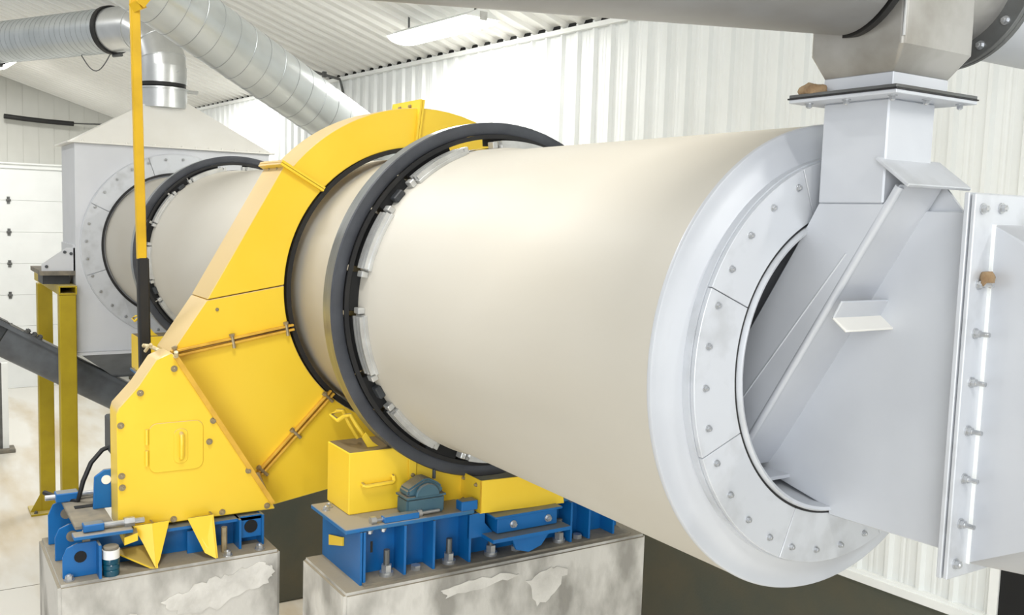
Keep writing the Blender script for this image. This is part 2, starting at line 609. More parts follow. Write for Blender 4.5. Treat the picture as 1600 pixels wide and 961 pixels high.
def tyre(x1, pad0):
    x0 = x1 - 0.13
    m = MB()
    m.lathe([(x1, 1.112), (x1 + 0.004, 1.118), (x1 + 0.004, 1.186), (x1 - 0.006, 1.192)], 160)
    m.lathe([(x0 + 0.006, 1.192), (x0, 1.186), (x0, 1.112)], 160)
    m.lathe([(x1, 1.112), (x0, 1.112)], 160)
    ty = m.build('riding_tyre', M_TYRE, drum, smooth=40)
    m = MB()
    m.lathe([(x1 - 0.006, 1.192), (x0 + 0.006, 1.192)], 160)
    m.build('tread', M_TREAD, ty, smooth=40)
    m = MB()
    m.lathe([(x1 + 0.026, 1.112), (x1 + 0.026, 1.084), (x1 + 0.012, 1.084), (x1 + 0.012, 1.112)], 120, closed=True)
    m.build('retaining_ring', M_BLACK, drum)
    m = MB()
    m.lathe([(x1 - 0.02, 1.108), (x0 + 0.02, 1.108)], 96)
    m.lathe([(x1 + 0.008, 1.024), (x0, 1.024)], 96)
    m.build('tyre_bore_shade', M_BLACK, ty)  # black linings stand for the shadowed gap below the tyre
    for k in range(10):
        a = pad0 + 36 * k
        w = 10.5
        m = MB()
        m.lathe([(x1 + 0.155, 1.018), (x1 + 0.155, 1.040), (x1 + 0.03, 1.040), (x1 + 0.03, 1.018)], 10, a - w, a + w, closed=True)
        pd = m.build('tyre_pad', M_ALU, drum, bevel=0.002)
        m = MB()
        for xa, ww in ((x1 + 0.048, 0.016), (x1 + 0.088, 0.022), (x1 + 0.135, 0.018)):
            m.lathe([(xa + ww / 2, 1.040), (xa + ww / 2, 1.066), (xa - ww / 2, 1.066), (xa - ww / 2, 1.040)], 10, a - w + 0.5, a + w - 0.5, closed=True)
        m.build('pad_rail', M_ALU, pd)
        for sgn in (-1, 1):
            aa = a + sgn * (w + 1.4)
            m = MB()
            m.lathe([(x1 + 0.12, 1.018), (x1 + 0.12, 1.062), (x1 + 0.05, 1.062), (x1 + 0.05, 1.018)], 3, aa - 1.0, aa + 1.0, closed=True)
            kb = m.build('pad_keeper', M_ALU, pd, bevel=0.004)
        am = a + 18
        m = MB()
        m.lathe([(x1 - 0.01, 1.041), (x1 - 0.01, 1.108), (x0 + 0.01, 1.108), (x0 + 0.01, 1.041)], 8, a - w + 1, a + w - 1, closed=True)
        m.build('gap_shade_bar', M_DEEP, pd)  # dark fill standing for shade in the open gap under the tyre
        if k != 9:
            m = MB()
            m.lathe([(x1 + 0.02, 1.020), (x1 + 0.02, 1.100), (x0 + 0.02, 1.100), (x0 + 0.02, 1.020)], 6, am - 6.5, am + 6.5, closed=True)
            m.build('gap_shade_block', M_DEEP, drum, bevel=0.004)  # dark block added for the shade in the gap between pads
        if k % 2 == 0:
            m = MB()
            m.lathe([(x1 + 0.09, 1.018), (x1 + 0.09, 1.060), (x1 + 0.025, 1.060), (x1 + 0.025, 1.018)], 3, am - 2.2, am + 2.2, closed=True)
            m.build('clamp_block', M_MOTOR, drum, bevel=0.006)


tyre(XT, 121.0)
tyre(XT2, 112.0)

# ================================================================== HOPPER (discharge housing at the far end)
HX0, HX1 = -12.85, -11.6
HY0, HY1 = -1.38, 1.34
hop = thing('discharge_hopper', 'silver-white box hopper with pyramid roof at far end of the drum', 'hopper', (-12.2, 0, -2.4))
m = MB()
m.box((HX0, HY0, -1.5), (HX1, HY1, 1.405))
m.build('housing', M_HOPPER, hop, bevel=0.006)
m = MB()
m.box((HX0 - 0.07, HY0 - 0.09, 1.405), (HX1 + 0.07, HY1 + 0.08, 1.425))
m.build('roof_lip', M_HOPROOF, hop)
AP = (-12.2, -0.08)
m = MB()
top = [(AP[0] - 0.33, AP[1] - 0.33, 2.17), (AP[0] + 0.33, AP[1] - 0.33, 2.17), (AP[0] + 0.33, AP[1] + 0.33, 2.17), (AP[0] - 0.33, AP[1] + 0.33, 2.17)]
bot = [(HX0 - 0.03, HY0 - 0.03, 1.425), (HX1 + 0.02, HY0 - 0.03, 1.425), (HX1 + 0.02, HY1 + 0.03, 1.425), (HX0 - 0.03, HY1 + 0.03, 1.425)]
top = [(AP[0] - 0.30, AP[1] - 0.02, 2.22), (AP[0] + 0.05, AP[1] - 0.02, 2.22), (AP[0] + 0.05, AP[1] + 0.16, 2.22), (AP[0] - 0.30, AP[1] + 0.16, 2.22)]
m.loft([bot, top])
m.build('pyramid_roof', M_HOPROOF, hop, smooth=10)
for i in range(14):
    bolt(hop, (HX1 + 0.045, HY0 + 0.1 + 0.19 * i, 1.425), (0, 0, 1), 0.02, M_HOPROOF)
m = MB()
c = V((AP[0], AP[1], 0))
m.cyl(c + V((0, 0, 2.02)), c + V((0, 0, 2.30)), 0.345, 40)
m.cyl(c + V((0, 0, 2.285)), c + V((0, 0, 2.31)), 0.37, 40)
m.build('outlet_collar', M_GALVB, hop)
m = MB()
m.lathe([(HX1 + 0.0, 1.33), (HX1 + 0.035, 1.325), (HX1 + 0.035, 1.3), (HX1 + 0.035, 1.05), (HX1, 1.05)], 120, closed=True)
m.build('ring_backing', M_HOPPER, hop)
for k in range(8):
    a0 = 108.6 + 45 * k
    m = MB()
    m.lathe([(HX1 + 0.055, 1.318), (HX1 + 0.055, 1.055), (HX1 + 0.036, 1.055), (HX1 + 0.036, 1.318)], 14, a0 + 0.2, a0 + 44.8, closed=True)
    sg = m.build('seal_segment', M_SILVER2, hop, bevel=0.002)
    for j in range(4):
        bolt(sg, (HX1 + 0.055,) + yz(1.25, a0 + 1.2 + 11.25 * j), (1, 0, 0), 0.022)
m = MB()
m.lathe([(HX1 + 0.06, 1.056), (HX1 + 0.06, 1.024), (HX1 - 0.05, 1.024), (HX1 - 0.05, 1.056)], 120, closed=True)
m.build('seal_lip', M_BLACK, hop)
m = MB()
m.loft([[(-12.82, -0.75, -2.02), (-12.40, -0.75, -2.02), (-12.40, 0.5, -2.02), (-12.82, 0.5, -2.02)],
        [(HX0 + .04, HY0 + 0.04, -1.53), (HX1 - .04, HY0 + 0.04, -1.53), (HX1 - .04, HY1 - 0.04, -1.53), (HX0 + .04, HY1 - 0.04, -1.53)]])
m.build('lower_cone', M_HOPLOW, hop, smooth=10)
m = MB()
m.box((HX0 - 0.05, HY0 - 0.05, -1.54), (HX1 + 0.05, HY1 + 0.05, -1.5))
m.build('bottom_flange', M_HOPPER, hop)
# bracket on the side that sits on the yellow stand
m = MB()
m.prism([(HX1 - 0.06, HY0, -0.04), (HX1 - 0.06, HY0 - 0.11, -0.04), (HX1 - 0.06, HY0 - 0.42, -0.27), (HX1 - 0.06, HY0 - 0.42, -0.36), (HX1 - 0.06, HY0, -0.36)], (-0.03, 0, 0))
m.box((HX0, HY0 - 0.02, -0.36), (HX1 - 0.06, HY0, 0.0))
gs = m.build('gusset_bracket', M_HOPPER, hop)
m = MB()
m.box((HX0, HY0 - 0.44, -0.42), (HX1 - 0.03, HY0, -0.36))
m.build('bearing_plate', M_TAN, hop)
m = MB()
m.box((-12.3, HY0 - 0.40, -0.548), (-11.75, HY0 - 0.06, -0.42))
m.build('load_pad', M_MOTOR, hop)
for q in ((-0.13, -0.10), (-0.36, -0.30), (-0.05, -0.12)):
    bolt(gs, (HX1 - 0.055, HY0 + q[0], q[1]), (1, 0, 0), 0.022, M_DBOLT)

# yellow stand under the bracket
st = thing('yellow_stand', 'olive-yellow steel stand of two posts and a top beam beside the hopper', 'stand', (-12.6, -1.6, FLOOR))
for px, py in ((-11.52, -1.51), (-13.6, -1.56)):
    m = MB()
    m.box((px - 0.11, py - 0.105, FLOOR + 0.02), (px + 0.11, py + 0.105, -0.67))
    m.build('post', M_YELD, st, bevel=0.01)
    m = MB()
    m.box((px - 0.26, py - 0.26, FLOOR), (px + 0.26, py + 0.26, FLOOR + 0.03))
    ft = m.build('foot_plate', M_YELD, st)
    for sx, sy in ((0, -1), (0, 1)):
        m = MB()
        m.prism([(px + 0.1, py + sy * 0.1, FLOOR + 0.03), (px + 0.1, py + sy * 0.26, FLOOR + 0.03), (px + 0.1, py + sy * 0.1, FLOOR + 0.34)], (0.012, 0, 0))
        m.build('foot_gusset', M_YELD, st)
    bolt(ft, (px + 0.2, py - 0.19, FLOOR + 0.03), (0, 0, 1), 0.03, M_DKSTEEL)
m = MB()                                    # channel beam with an open end
bx0, bx1, by0, by1, bz0, bz1 = -14.3, -11.40, -1.625, -1.395, -0.67, -0.55
m.box((bx0, by0, bz0), (bx1, by1, bz0 + 0.02))
m.box((bx0, by0, bz1 - 0.02), (bx1, by1, bz1))
m.box((bx0, by0, bz0 + 0.02), (bx1, by0 + 0.02, bz1 - 0.02))
m.box((bx0, by1 - 0.02, bz0 + 0.02), (bx1, by1, bz1 - 0.02))
m.build('top_beam', M_YELD, st)

# inclined screw conveyor below the hopper
cv = thing('screw_conveyor', 'dark grey inclined conveyor trough passing between the yellow stand posts', 'conveyor', (-12.7, -0.3, FLOOR))
ca0, cb = V((-12.600, -2.248, -1.149)), V((-12.600, -0.387, -2.272))
ca = ca0 - (cb - ca0).normalized() * 1.4
cb = cb + (cb - ca0).normalized() * 0.6
m = MB()
cdv = (cb - ca).normalized()
sd = V((1, 0, 0))
cu = sd.cross(cdv).normalized()
if cu.z < 0:
    cu = -cu
secs = []
for p in (ca, cb):
    r = []
    for kk in range(13):
        th = PI + PI * kk / 12
        r.append(p + sd * (0.19 * math.cos(th)) + cu * (0.22 * math.sin(th) - 0.22))
    r += [p + sd * 0.19, p - sd * 0.19]
    secs.append(r)
m.loft(secs)
m.build('trough', M_CONV, cv, smooth=40)
m = MB()
m.bar(ca + cu * 0.02 + cdv * 0.0, cb + cu * 0.02, 0.50, 0.035, up=cu)
m.build('lid', M_CONV, cv)
m = MB()
for sx in (-1, 1):
    m.bar(ca + sd * (0.235 * sx), cb + sd * (0.235 * sx), 0.06, 0.05, up=cu)
m.build('rim_angle', M_CONV, cv)
for q in (0.25, 0.35):
    pass
m = MB()
p = ca0 + cdv * 0.02 - cu * 0.2
m.bar(p - cdv * 0.12, p + cdv * 0.10, 0.42, 0.50, up=cu)
m.build('hanger_flange', M_MOTOR, cv, bevel=0.02)
for dd in (0.36, 0.46, 0.54):
    bolt(cv, ca0 + cdv * dd + cu * 0.04 + sd * 0.15, cu, 0.05, M_DKSTEEL)

# white post with a dark edge further back on the left
wp = thing('white_guard_post', 'thin white post with a dark edge standing on the floor at far left', 'post', (-16.6, -2.2, FLOOR))
PX, PY = (-17.900, -1.816)
m = MB()
m.box((PX - 0.05, PY - 0.05, FLOOR), (PX + 0.05, PY + 0.06, FLOOR + 1.75))
m.build('post', M_TRIM, wp)
m = MB()
m.box((PX - 0.05, PY - 0.10, FLOOR), (PX + 0.045, PY - 0.05, FLOOR + 1.75))
m.build('dark_edge', M_DKSTEEL, wp)
m = MB()
m.box((PX - 0.2, PY - 0.3, FLOOR), (PX + 0.2, PY + 0.16, FLOOR + 0.07))
m.build('foot_plate', M_TAN, wp, bevel=0.01)

# ================================================================== YELLOW DRIVE GUARD
GX, GXB = -3.80, -4.22
GCY, GCZ, GR = -0.05, 0.015, 1.056
guard = thing('drive_guard', 'large yellow sheet metal guard around the drum with bolted flange joints', 'guard', (-3.9, -1.6, -1.7))


def gpanel(front, name='guard_panel', x0=GX, x1=GXB, material=None, bevel=0.004):
    m = MB()
    m.prism([(x0, y, z) for y, z in front], (x1 - x0, 0, 0))
    return m.build(name, material or M_YEL, guard, bevel=bevel, smooth=25)


def ga(a0, a1, n=14):
    return [p[1:] for p in arc(0, GR, a0, a1, n, GCY, GCZ)]


def go(a0, a1, n=14, r=1.37):
    return [p[1:] for p in arc(0, r, a0, a1, n)]


P_A0 = (-1.110, 0.886)
P_A2 = yz(GR, 137.5, GCY, GCZ)
P_R1L, P_R1R = (-1.880, -0.405), yz(GR, 195.0, GCY, GCZ)
P_R2T, P_R2B = yz(GR, 227.5, GCY, GCZ), (-1.278, -1.286)
gpanel(go(141.0, 93.0) + ga(93.0, 137.5)[0:])
gpanel([P_A0] + ga(138.0, 168) + [(-1.655, -0.075)][::1] if False else [P_A0] + ga(138.0, 178.2) + [(-1.640, -0.045)])
gpanel([(-1.644, -0.052)] + ga(178.6, 194.6) + [P_R1L])
gpanel([P_R1L] + ga(195.4, 227.2) + [P_R2B, (-1.55, -1.30), (-1.80, -0.80)])
gpanel(ga(227.9, 330, 24) + go(330, 262, 16, 1.37) + [(-0.45, -1.385), (-0.772, -1.479), (-1.172, -1.537), P_R2B])
gpanel(go(92.6, -30, 24) + ga(-30, 92.6, 24))


def gflange(p0, p1, over_out, name='flange_strip', material=None, xf=GX + 0.04, xb=GXB - 0.03, th=0.016, gap=0.020, bolts=2):
    """a pair of bolted flange plates along the joint p0 (inner) to p1 (outer)"""
    a, b = V((0,) + tuple(p0)), V((0,) + tuple(p1))
    d = (b - a).normalized()
    b = b + d * over_out
    n = V((0, -d.z, d.y))
    for sgn in (-1, 1):
        q0, q1 = a + n * (gap / 2 * sgn), b + n * (gap / 2 * sgn)
        m = MB()
        m.hexa([q0 - n * th / 2 + V((xf, 0, 0)), q1 - n * th / 2 + V((xf, 0, 0)), q1 + n * th / 2 + V((xf, 0, 0)), q0 + n * th / 2 + V((xf, 0, 0)),
                q0 - n * th / 2 + V((xb, 0, 0)), q1 - n * th / 2 + V((xb, 0, 0)), q1 + n * th / 2 + V((xb, 0, 0)), q0 + n * th / 2 + V((xb, 0, 0))])
        m.build(name, material or M_YEL, guard)
    for i in range(bolts):
        t_ = (i + 0.5) / bolts
        p = b + (V((xf - 0.07 - (xf - xb - 0.14) * t_, 0, 0))) - d * 0.045
        bolt(guard, p + n * 0.02, n, 0.016, M_BRASS)


gflange(P_A2, yz(1.36, 141.0), 0.10)
gflange(yz(GR, 92.8, GCY, GCZ), yz(1.37, 92.8), 0.06)
# the two flange joints seen as slim rods on the front
for a, b in ((P_R1R, P_R1L), (P_R2T, P_R2B)):
    av, bv = V((GX + 0.012, a[0], a[1])), V((GX + 0.012, b[0], b[1]))
    d = (bv - av).normalized()
    n = V((1, 0, 0)).cross(d)
    for sgn in (-1, 1):
        m = MB()
        m.bar(av - d * 0.03 + n * 0.016 * sgn, bv + n * 0.016 * sgn, 0.016, 0.05, up=(1, 0, 0))
        m.build('flange_strip', M_EDGE, guard, bevel=0.003)
    for t_ in (0.03, 0.5, 0.97):
        p = av.lerp(bv, t_)
        m = MB()
        m.cyl(p - n * 0.05 + V((0.02, 0, 0)), p + n * 0.05 + V((0.02, 0, 0)), 0.012, 8)
        m.cyl(p - n * 0.05 + V((0.02, 0, 0)), p - n * 0.034 + V((0.02, 0, 0)), 0.020, 6)
        m.build('flange_bolt', M_BRASS, guard)
bolt(guard, (GX, -1.575, -0.115), (1, 0, 0), 0.012, M_BRASS)
m = MB()
m.lathe([(GX + 0.012, 1.062), (GX + 0.012, 1.03), (GX - 0.06, 1.03), (GX - 0.06, 1.062)], 120, cy=GCY * 0.6, cz=GCZ, closed=True)
m.build('rubber_seal', M_BLACK, guard)

# pinion cover, lower left, standing a little proud
CX, CXB = -3.55, -3.79
cov = thing('pinion_cover', 'yellow angular pinion cover with small inspection door on the concrete motor pier', 'cover', (-3.66, -1.65, -1.7))
q = [(-3.550, -2.262, -1.477), (-3.550, -1.244, -1.486), (-3.550, -1.262, -1.443), (-3.550, -1.909, -0.381), (-3.550, -1.932, -0.359), (-3.550, -2.027, -0.399), (-3.550, -2.136, -0.561), (-3.550, -2.228, -0.664), (-3.550, -2.255, -0.694), (-3.550, -2.265, -0.734)]
m = MB()
m.prism(q, (CXB - CX, 0, 0))
m.build('cover_shell', M_YEL, cov, bevel=0.006)
# lip along the diagonal edge
a_, b_ = V(q[3]), V(q[2])
m = MB()
m.bar(a_ + V((0.004, 0, 0)), b_ + V((0.004, 0, 0)), 0.03, 0.02, up=(1, 0, 0))
m.build('edge_lip', M_EDGE, cov)
for p in ((-3.550, -2.125, -0.607), (-3.550, -2.243, -0.806), (-3.550, -2.240, -1.131), (-3.550, -2.237, -1.206), (-3.550, -2.229, -1.457), (-3.550, -1.924, -1.457), (-3.550, -1.609, -1.456), (-3.550, -1.303, -1.455), (-3.550, -1.669, -0.826), (-3.550, -1.694, -0.965), (-3.550, -1.433, -1.192), (-3.550, -1.917, -0.464)):
    bolt(cov, (CX, p[1], p[2]), (1, 0, 0), 0.021, M_BRASS)


def rrect(y0, z0, y1, z1, r, n=5):
    out = []
    for cy, cz, a0 in ((y1 - r, z1 - r, 0), (y0 + r, z1 - r, 90), (y0 + r, z0 + r, 180), (y1 - r, z0 + r, 270)):
        out += [(cy + r * math.cos(math.radians(a0 + 90 * i / n)), cz + r * math.sin(math.radians(a0 + 90 * i / n))) for i in range(n + 1)]
    return out


DA, DB = (-3.550, -2.074, -1.135), (-3.550, -1.735, -0.811)
m = MB()
m.prism([(CX + 0.010, y, z) for y, z in rrect(DA[1], DA[2], DB[1], DB[2], 0.05)], (-0.01, 0, 0))
idr = m.build('inspection_door', M_YEL, cov, bevel=0.003)
HA, HB = (-3.550, -1.879, -1.057), (-3.550, -1.878, -0.887)
m = MB()
m.prism([(CX + 0.016, y, z) for y, z in rrect(HA[1] - 0.045, HA[2] - 0.03, HA[1] + 0.045, HB[2] + 0.03, 0.04)], (-0.006, 0, 0))
m.build('handle_plate', M_YEL, idr, bevel=0.002)
m = MB()
m.tube([(CX + 0.01, HA[1], HA[2]), (CX + 0.035, HA[1], HA[2] + 0.01), (CX + 0.04, HA[1], HA[2] + 0.04), (CX + 0.04, HB[1], HB[2] - 0.04), (CX + 0.035, HB[1], HB[2] - 0.01), (CX + 0.01, HB[1], HB[2])], 0.014, 8)
m.build('handle', M_YEL, idr)
for zz in ((-3.550, -2.088, -0.895), (-3.550, -2.089, -1.033)):
    m = MB()
    m.cyl((CX + 0.008, zz[1], zz[2] - 0.05), (CX + 0.008, zz[1], zz[2] + 0.05), 0.012, 8)
    m.build('hinge', M_YEL, idr)
# legs down to the pier: an outer web, a tapering face plate and (left leg) a flat foot gusset
m = MB()
m.prism([(CX - 0.02, -2.075, -1.44), (CX + 0.075, -2.075, -1.44), (-3.365, -2.075, -1.70), (CX - 0.02, -2.075, -1.70)], (0, 0.014, 0))
m.prism([(CX + 0.07, -2.19, -1.44), (CX + 0.07, -2.075, -1.44), (-3.365, -2.075, -1.70), (CX + 0.07, -2.13, -1.56)], (0.010, 0, 0))
m.prism([(CX + 0.072, -2.075, -1.44), (CX + 0.06, -1.965, -1.44), (-3.40, -2.045, -1.66), (-3.37, -2.075, -1.70)], (0.008, 0, 0))
m.build('leg', M_YELT, cov)
m = MB()
m.prism([(CX, -2.29, -1.595), (CX + 0.03, -2.30, -1.60), (-3.365, -2.085, -1.70), (-3.365, -2.07, -1.70), (CX, -2.07, -1.60)], (0, 0, -0.010))
m.build('foot_gusset', M_YELT, cov)
m = MB()
m.prism([(CX - 0.02, -1.70, -1.44), (CX + 0.075, -1.70, -1.44), (-3.365, -1.70, -1.705), (CX - 0.02, -1.70, -1.70)], (0, 0.014, 0))
m.prism([(CX + 0.07, -1.855, -1.44), (CX + 0.07, -1.70, -1.44), (-3.365, -1.70, -1.70), (-3.40, -1.765, -1.66)], (0.010, 0, 0))
m.build('leg', M_YELT, cov)

# pale cord tied round the joint
m = MB()
rp = [(-4.100, -1.994, -0.383), (-4.050, -1.962, -0.382), (-4.000, -1.935, -0.394), (-3.900, -1.919, -0.399), (-3.720, -1.918, -0.392), (-3.600, -1.913, -0.400), (-3.520, -1.908, -0.377), (-3.500, -1.916, -0.349)]
m.tube(rp, 0.014, 8)
rope = m.build('cord', M_ROPE)
tag(rope, 'pale cord tied around the corner joint of the yellow guard', 'cord')
m = MB()
m.tube([(-4.080, -1.986, -0.420), (-4.050, -1.975, -0.390), (-4.020, -1.960, -0.365)], 0.012, 6)
m.build('knot', M_ROPE, rope)
m = MB()
m.tube([(-3.930, -1.925, -0.412), (-3.860, -1.937, -0.440), (-3.800, -1.929, -0.458), (-3.680, -1.927, -0.424)], 0.014, 6)
m.build('loop', M_ROPE, rope)

# ================================================================== PIERS
def pier(x0, x1, y0, y1, label, group=None):
    t = thing('concrete_pier', label, 'pier', ((x0 + x1) / 2, (y0 + y1) / 2, FLOOR), group)
    m = MB()
    m.box((x0, y0, FLOOR), (x1, y1, -1.70))
    bm = m.bm
    m.build('block', M_CONC, t, bevel=0.018, seg=2)
    return t


pier1 = pier(-3.13, -2.415, -1.20, 1.15, 'tall grey concrete pier under the near blue roller base')
pier2 = pier(-4.30, -3.33, -2.64, -1.28, 'grey concrete pier under the blue motor base and pinion cover')
# pale bleed of cement paste down the front of both piers (thin real crusts)
def crust(parent, x, pts):
    m = MB()
    m.prism([(x, y, z) for y, z in pts], (0.006, 0, 0))
    m.build('cement_crust', M_CONC2, parent)


def jag(pts, amp, sub, seed):
    rnd = random.Random(seed)
    out = []
    for i in range(len(pts)):
        p, q = pts[i], pts[(i + 1) % len(pts)]
        for k in range(sub):
            t_ = k / sub
            out.append((p[0] + (q[0] - p[0]) * t_ + rnd.uniform(-amp, amp), p[1] + (q[1] - p[1]) * t_ + rnd.uniform(-amp, amp)))
    return out


crust(pier2, -3.329, jag([(-2.05, -1.90), (-1.9, -1.87), (-1.75, -1.82), (-1.6, -1.80), (-1.40, -1.76), (-1.33, -1.80), (-1.345, -1.88), (-1.42, -1.93), (-1.55, -1.96), (-1.7, -2.02), (-1.95, -2.0)], 0.018, 5, 4))
crust(pier2, -3.329, jag([(-2.55, -1.96), (-2.38, -1.93), (-2.2, -1.97), (-2.25, -2.05), (-2.45, -2.06)], 0.016, 5, 9))
crust(pier1, -2.414, jag([(-0.55, -1.80), (-0.3, -1.77), (0.0, -1.775), (0.05, -1.81), (-0.2, -1.83), (-0.5, -1.85)], 0.012, 5, 11))
crust(pier1, -2.414, jag([(0.1, -1.86), (0.3, -1.80), (0.45, -1.83), (0.35, -1.98), (0.2, -2.05)], 0.016, 5, 12))
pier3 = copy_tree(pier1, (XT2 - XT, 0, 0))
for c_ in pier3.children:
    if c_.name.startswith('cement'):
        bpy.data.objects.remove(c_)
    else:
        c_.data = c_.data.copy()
        c_.data.materials[0] = M_DARKSTEM_SHADE  # shade under the drum put into the far pier's colour
pier3['label'] = 'concrete pier, shade painted into it, under the far roller base, mostly hidden behind the guard'

# ================================================================== NEAR ROLLER BASE
base = thing('trunnion_frame', 'blue welded steel roller base bolted onto the near concrete pier', 'machine frame', (-2.8, 0, -1.7))
m = MB()
m.box((-3.12, -1.066, -1.70), (-2.50, -1.052, -1.368))
ep = m.build('end_plate', M_BLUE, base)
m = MB()
m.box((-2.66, -1.05, -1.70), (-2.645, 1.05, -1.368))
m.build('front_web', M_BLUE, base)
m = MB()
m.box((-3.0, -1.05, -1.70), (-2.985, 1.05, -1.368))
m.build('rear_web', M_BLUE, base)
m = MB()
m.box((-3.12, -1.05, -1.70), (-2.47, 1.05, -1.685))
m.build('sole_plate', M_TAN, base)
for yy, zt in ((-1.045, -1.368), (-0.77, -1.368), (-0.565, -1.368), (-0.30, -1.368), (0.52, -1.40), (0.68, -1.40), (0.90, -1.40)):
    m = MB()
    m.box((-2.645, yy, -1.685), (-2.50, yy + 0.016, zt))
    m.build('rib', M_BLUE, base)
m = MB()
m.box((-3.09, -1.16, -1.366), (-2.505, -0.26, -1.338))
m.build('top_plate', M_BLUED, base, bevel=0.004)
m = MB()
m.box((-3.09, 0.45, -1.40), (-2.54, 1.05, -1.375))
m.build('top_plate', M_BLUED, base, bevel=0.004)
m = MB()      # lowered middle platform with its triangular bracket
m.prism([(-2.505, -0.30, -1.368), (-2.505, -0.18, -1.368), (-2.505, -0.18, -1.44), (-2.505, -0.10, -1.53), (-2.505, -0.30, -1.53)], (-0.02, 0, 0))
m.box((-2.66, -0.20, -1.535), (-2.36, 0.42, -1.51))
m.prism([(-2.42, -0.02, -1.535), (-2.42, 0.30, -1.535), (-2.42, 0.22, -1.63), (-2.42, 0.12, -1.66), (-2.42, 0.02, -1.63)], (-0.02, 0, 0))
m.build('thrust_platform', M_BLUE, base)
m = MB()
m.box((-2.60, -0.12, -1.505), (-2.44, 0.36, -1.40))
m.box((-2.62, -0.15, -1.40), (-2.42, 0.39, -1.385))
tb = m.build('thrust_block', M_BLUE, base, bevel=0.004)
for yy in (0.0, 0.28):
    bolt(tb, (-2.44, yy, -1.455), (1, 0, 0), 0.026)
m = MB()
m.box((-2.57, -0.90, -1.338), (-2.51, -0.66, -1.30))
m.build('adjuster_block', M_BLUE, base, bevel=0.004)
m = MB()
m.box((-2.58, -0.36, -1.338), (-2.50, -0.24, -1.275))
ab = m.build('adjuster_block', M_BLUE, base, bevel=0.004)
m = MB()
m.cyl((-2.55, -0.97, -1.32), (-2.55, -0.50, -1.32), 0.012, 8)
m.cyl((-2.55, -0.98, -1.32), (-2.55, -0.945, -1.32), 0.028, 6)
m.cyl((-2.55, -0.66, -1.32), (-2.55, -0.63, -1.32), 0.028, 6)
m.build('adjuster_screw', M_ZINC, base)
for p in ((-2.53, -0.99), (-2.53, -0.90)):
    bolt(base, (p[0], p[1], -1.368), (0, 0, -1), 0.022)
for p in ((-2.93, -1.12), (-2.98, -1.08), (-2.6, -0.62)):
    bolt(base, (p[0], p[1], -1.338), (0, 0, 1), 0.026)
for yy in (-0.865, -0.42, -0.10, 0.46):
    m = MB()
    m.cyl((-2.55, yy, -1.685), (-2.55, yy, -1.66), 0.045, 14)
    m.cyl((-2.55, yy, -1.66), (-2.55, yy, -1.615), 0.034, 6)
    nb = m.build('anchor_bolt', M_ZINC, base)
    m = MB()
    m.cyl((-2.55, yy, -1.615), (-2.55, yy, -1.52), 0.020, 10)
    m.build('anchor_rod', M_DKSTEEL, nb)
for yy in (-0.66, 0.1, 0.62):
    m = MB()
    m.cyl((-2.55, yy, -1.685), (-2.55, yy, -1.655), 0.034, 6)
    m.build('anchor_nut', M_ZINC, base)
m = MB()
m.prism([(-2.98, -1.068, -1.52), (-2.75, -1.068, -1.47), (-2.75, -1.068, -1.525), (-2.98, -1.068, -1.59)], (0, -0.010, 0))
m.build('yellow_tag', M_YELT, ep)
ep['label'] = 'blue end plate'
m = MB()
m.box((-2.5, -1.0, -1.50), (-2.496, -0.985, -1.43))
m.build('slot', M_DEEP, base)

# teal bearing housing on the top plate
bh = thing('bearing_housing', 'dusty teal split bearing housing on the near blue roller base', 'bearing', (-2.63, -0.58, -1.338))
m = MB()
m.prism([(-2.71, -0.725, -1.338), (-2.56, -0.725, -1.338), (-2.56, -0.725, -1.225), (-2.71, -0.725, -1.225)], (0, 0.27, 0))
m.build('lower_half', M_TEAL, bh, bevel=0.012, seg=2)
m = MB()
m.box((-2.715, -0.73, -1.226), (-2.555, -0.45, -1.214))
m.build('split_flange', M_TEAL, bh)
m = MB()
pts = [(-2.70, -0.715, -1.214), (-2.70, -0.715, -1.17), (-2.70, -0.66, -1.14), (-2.70, -0.60, -1.11), (-2.70, -0.56, -1.11), (-2.70, -0.50, -1.14), (-2.70, -0.465, -1.17), (-2.70, -0.465, -1.214)]
m.prism(pts, (0.13, 0, 0))
m.build('cap', M_TEAL, bh, bevel=0.012, seg=2)
m = MB()
m.prism([(-2.565, -0.585 + 0.085 * math.cos(PI * k / 10), -1.214 + 0.082 * math.sin(PI * k / 10)) for k in range(11)], (0.025, 0, 0))
m.build('end_cover', M_TEAL, bh, bevel=0.006)
for yy in (-0.70, -0.48):
    bolt(bh, (-2.59, yy, -1.205), (0, 0, 1), 0.018, M_DBOLT)
m = MB()
m.cyl((-2.63, -0.50, -1.13), (-2.63, -0.50, -1.07), 0.012, 8)
m.build('grease_nipple', M_MOTOR, bh)

# yellow roller guard
rg = thing('roller_guard', 'bright yellow box guard over the support roller beneath the near tyre', 'guard', (-2.8, -0.4, -1.36))
m = MB()
m.box((-3.125, -1.035, -1.338), (-2.761, -0.60, -0.937))
bxp = m.build('guard_box', M_YELT, rg, bevel=0.006)
m = MB()
m.prism([(-2.757, -0.625, -0.945), (-2.757, -0.585, -0.945), (-2.757, -0.57, -0.965), (-2.757, -0.57, -1.145), (-2.757, -0.59, -1.165), (-2.757, -0.62, -1.165)], (0.012, 0, 0))
lp = m.build('lap_tab', M_YELT, rg, bevel=0.002)
for zz in (-0.985, -1.125):
    bolt(lp, (-2.745, -0.597, zz), (1, 0, 0), 0.014, M_BRASS)
m = MB()
cv_ = [(-0.60, -0.955), (-0.56, -0.965), (-0.50, -1.01), (-0.44, -1.052), (-0.36, -1.098), (-0.29, -1.13), (-0.216, -1.150)]
m.prism([(-2.763, y, z) for y, z in cv_] + [(-2.763, -0.216, -1.37), (-2.763, -0.60, -1.338)], (-0.012, 0, 0))
m.build('side_plate', M_YELT, rg)
X1 = -2.50
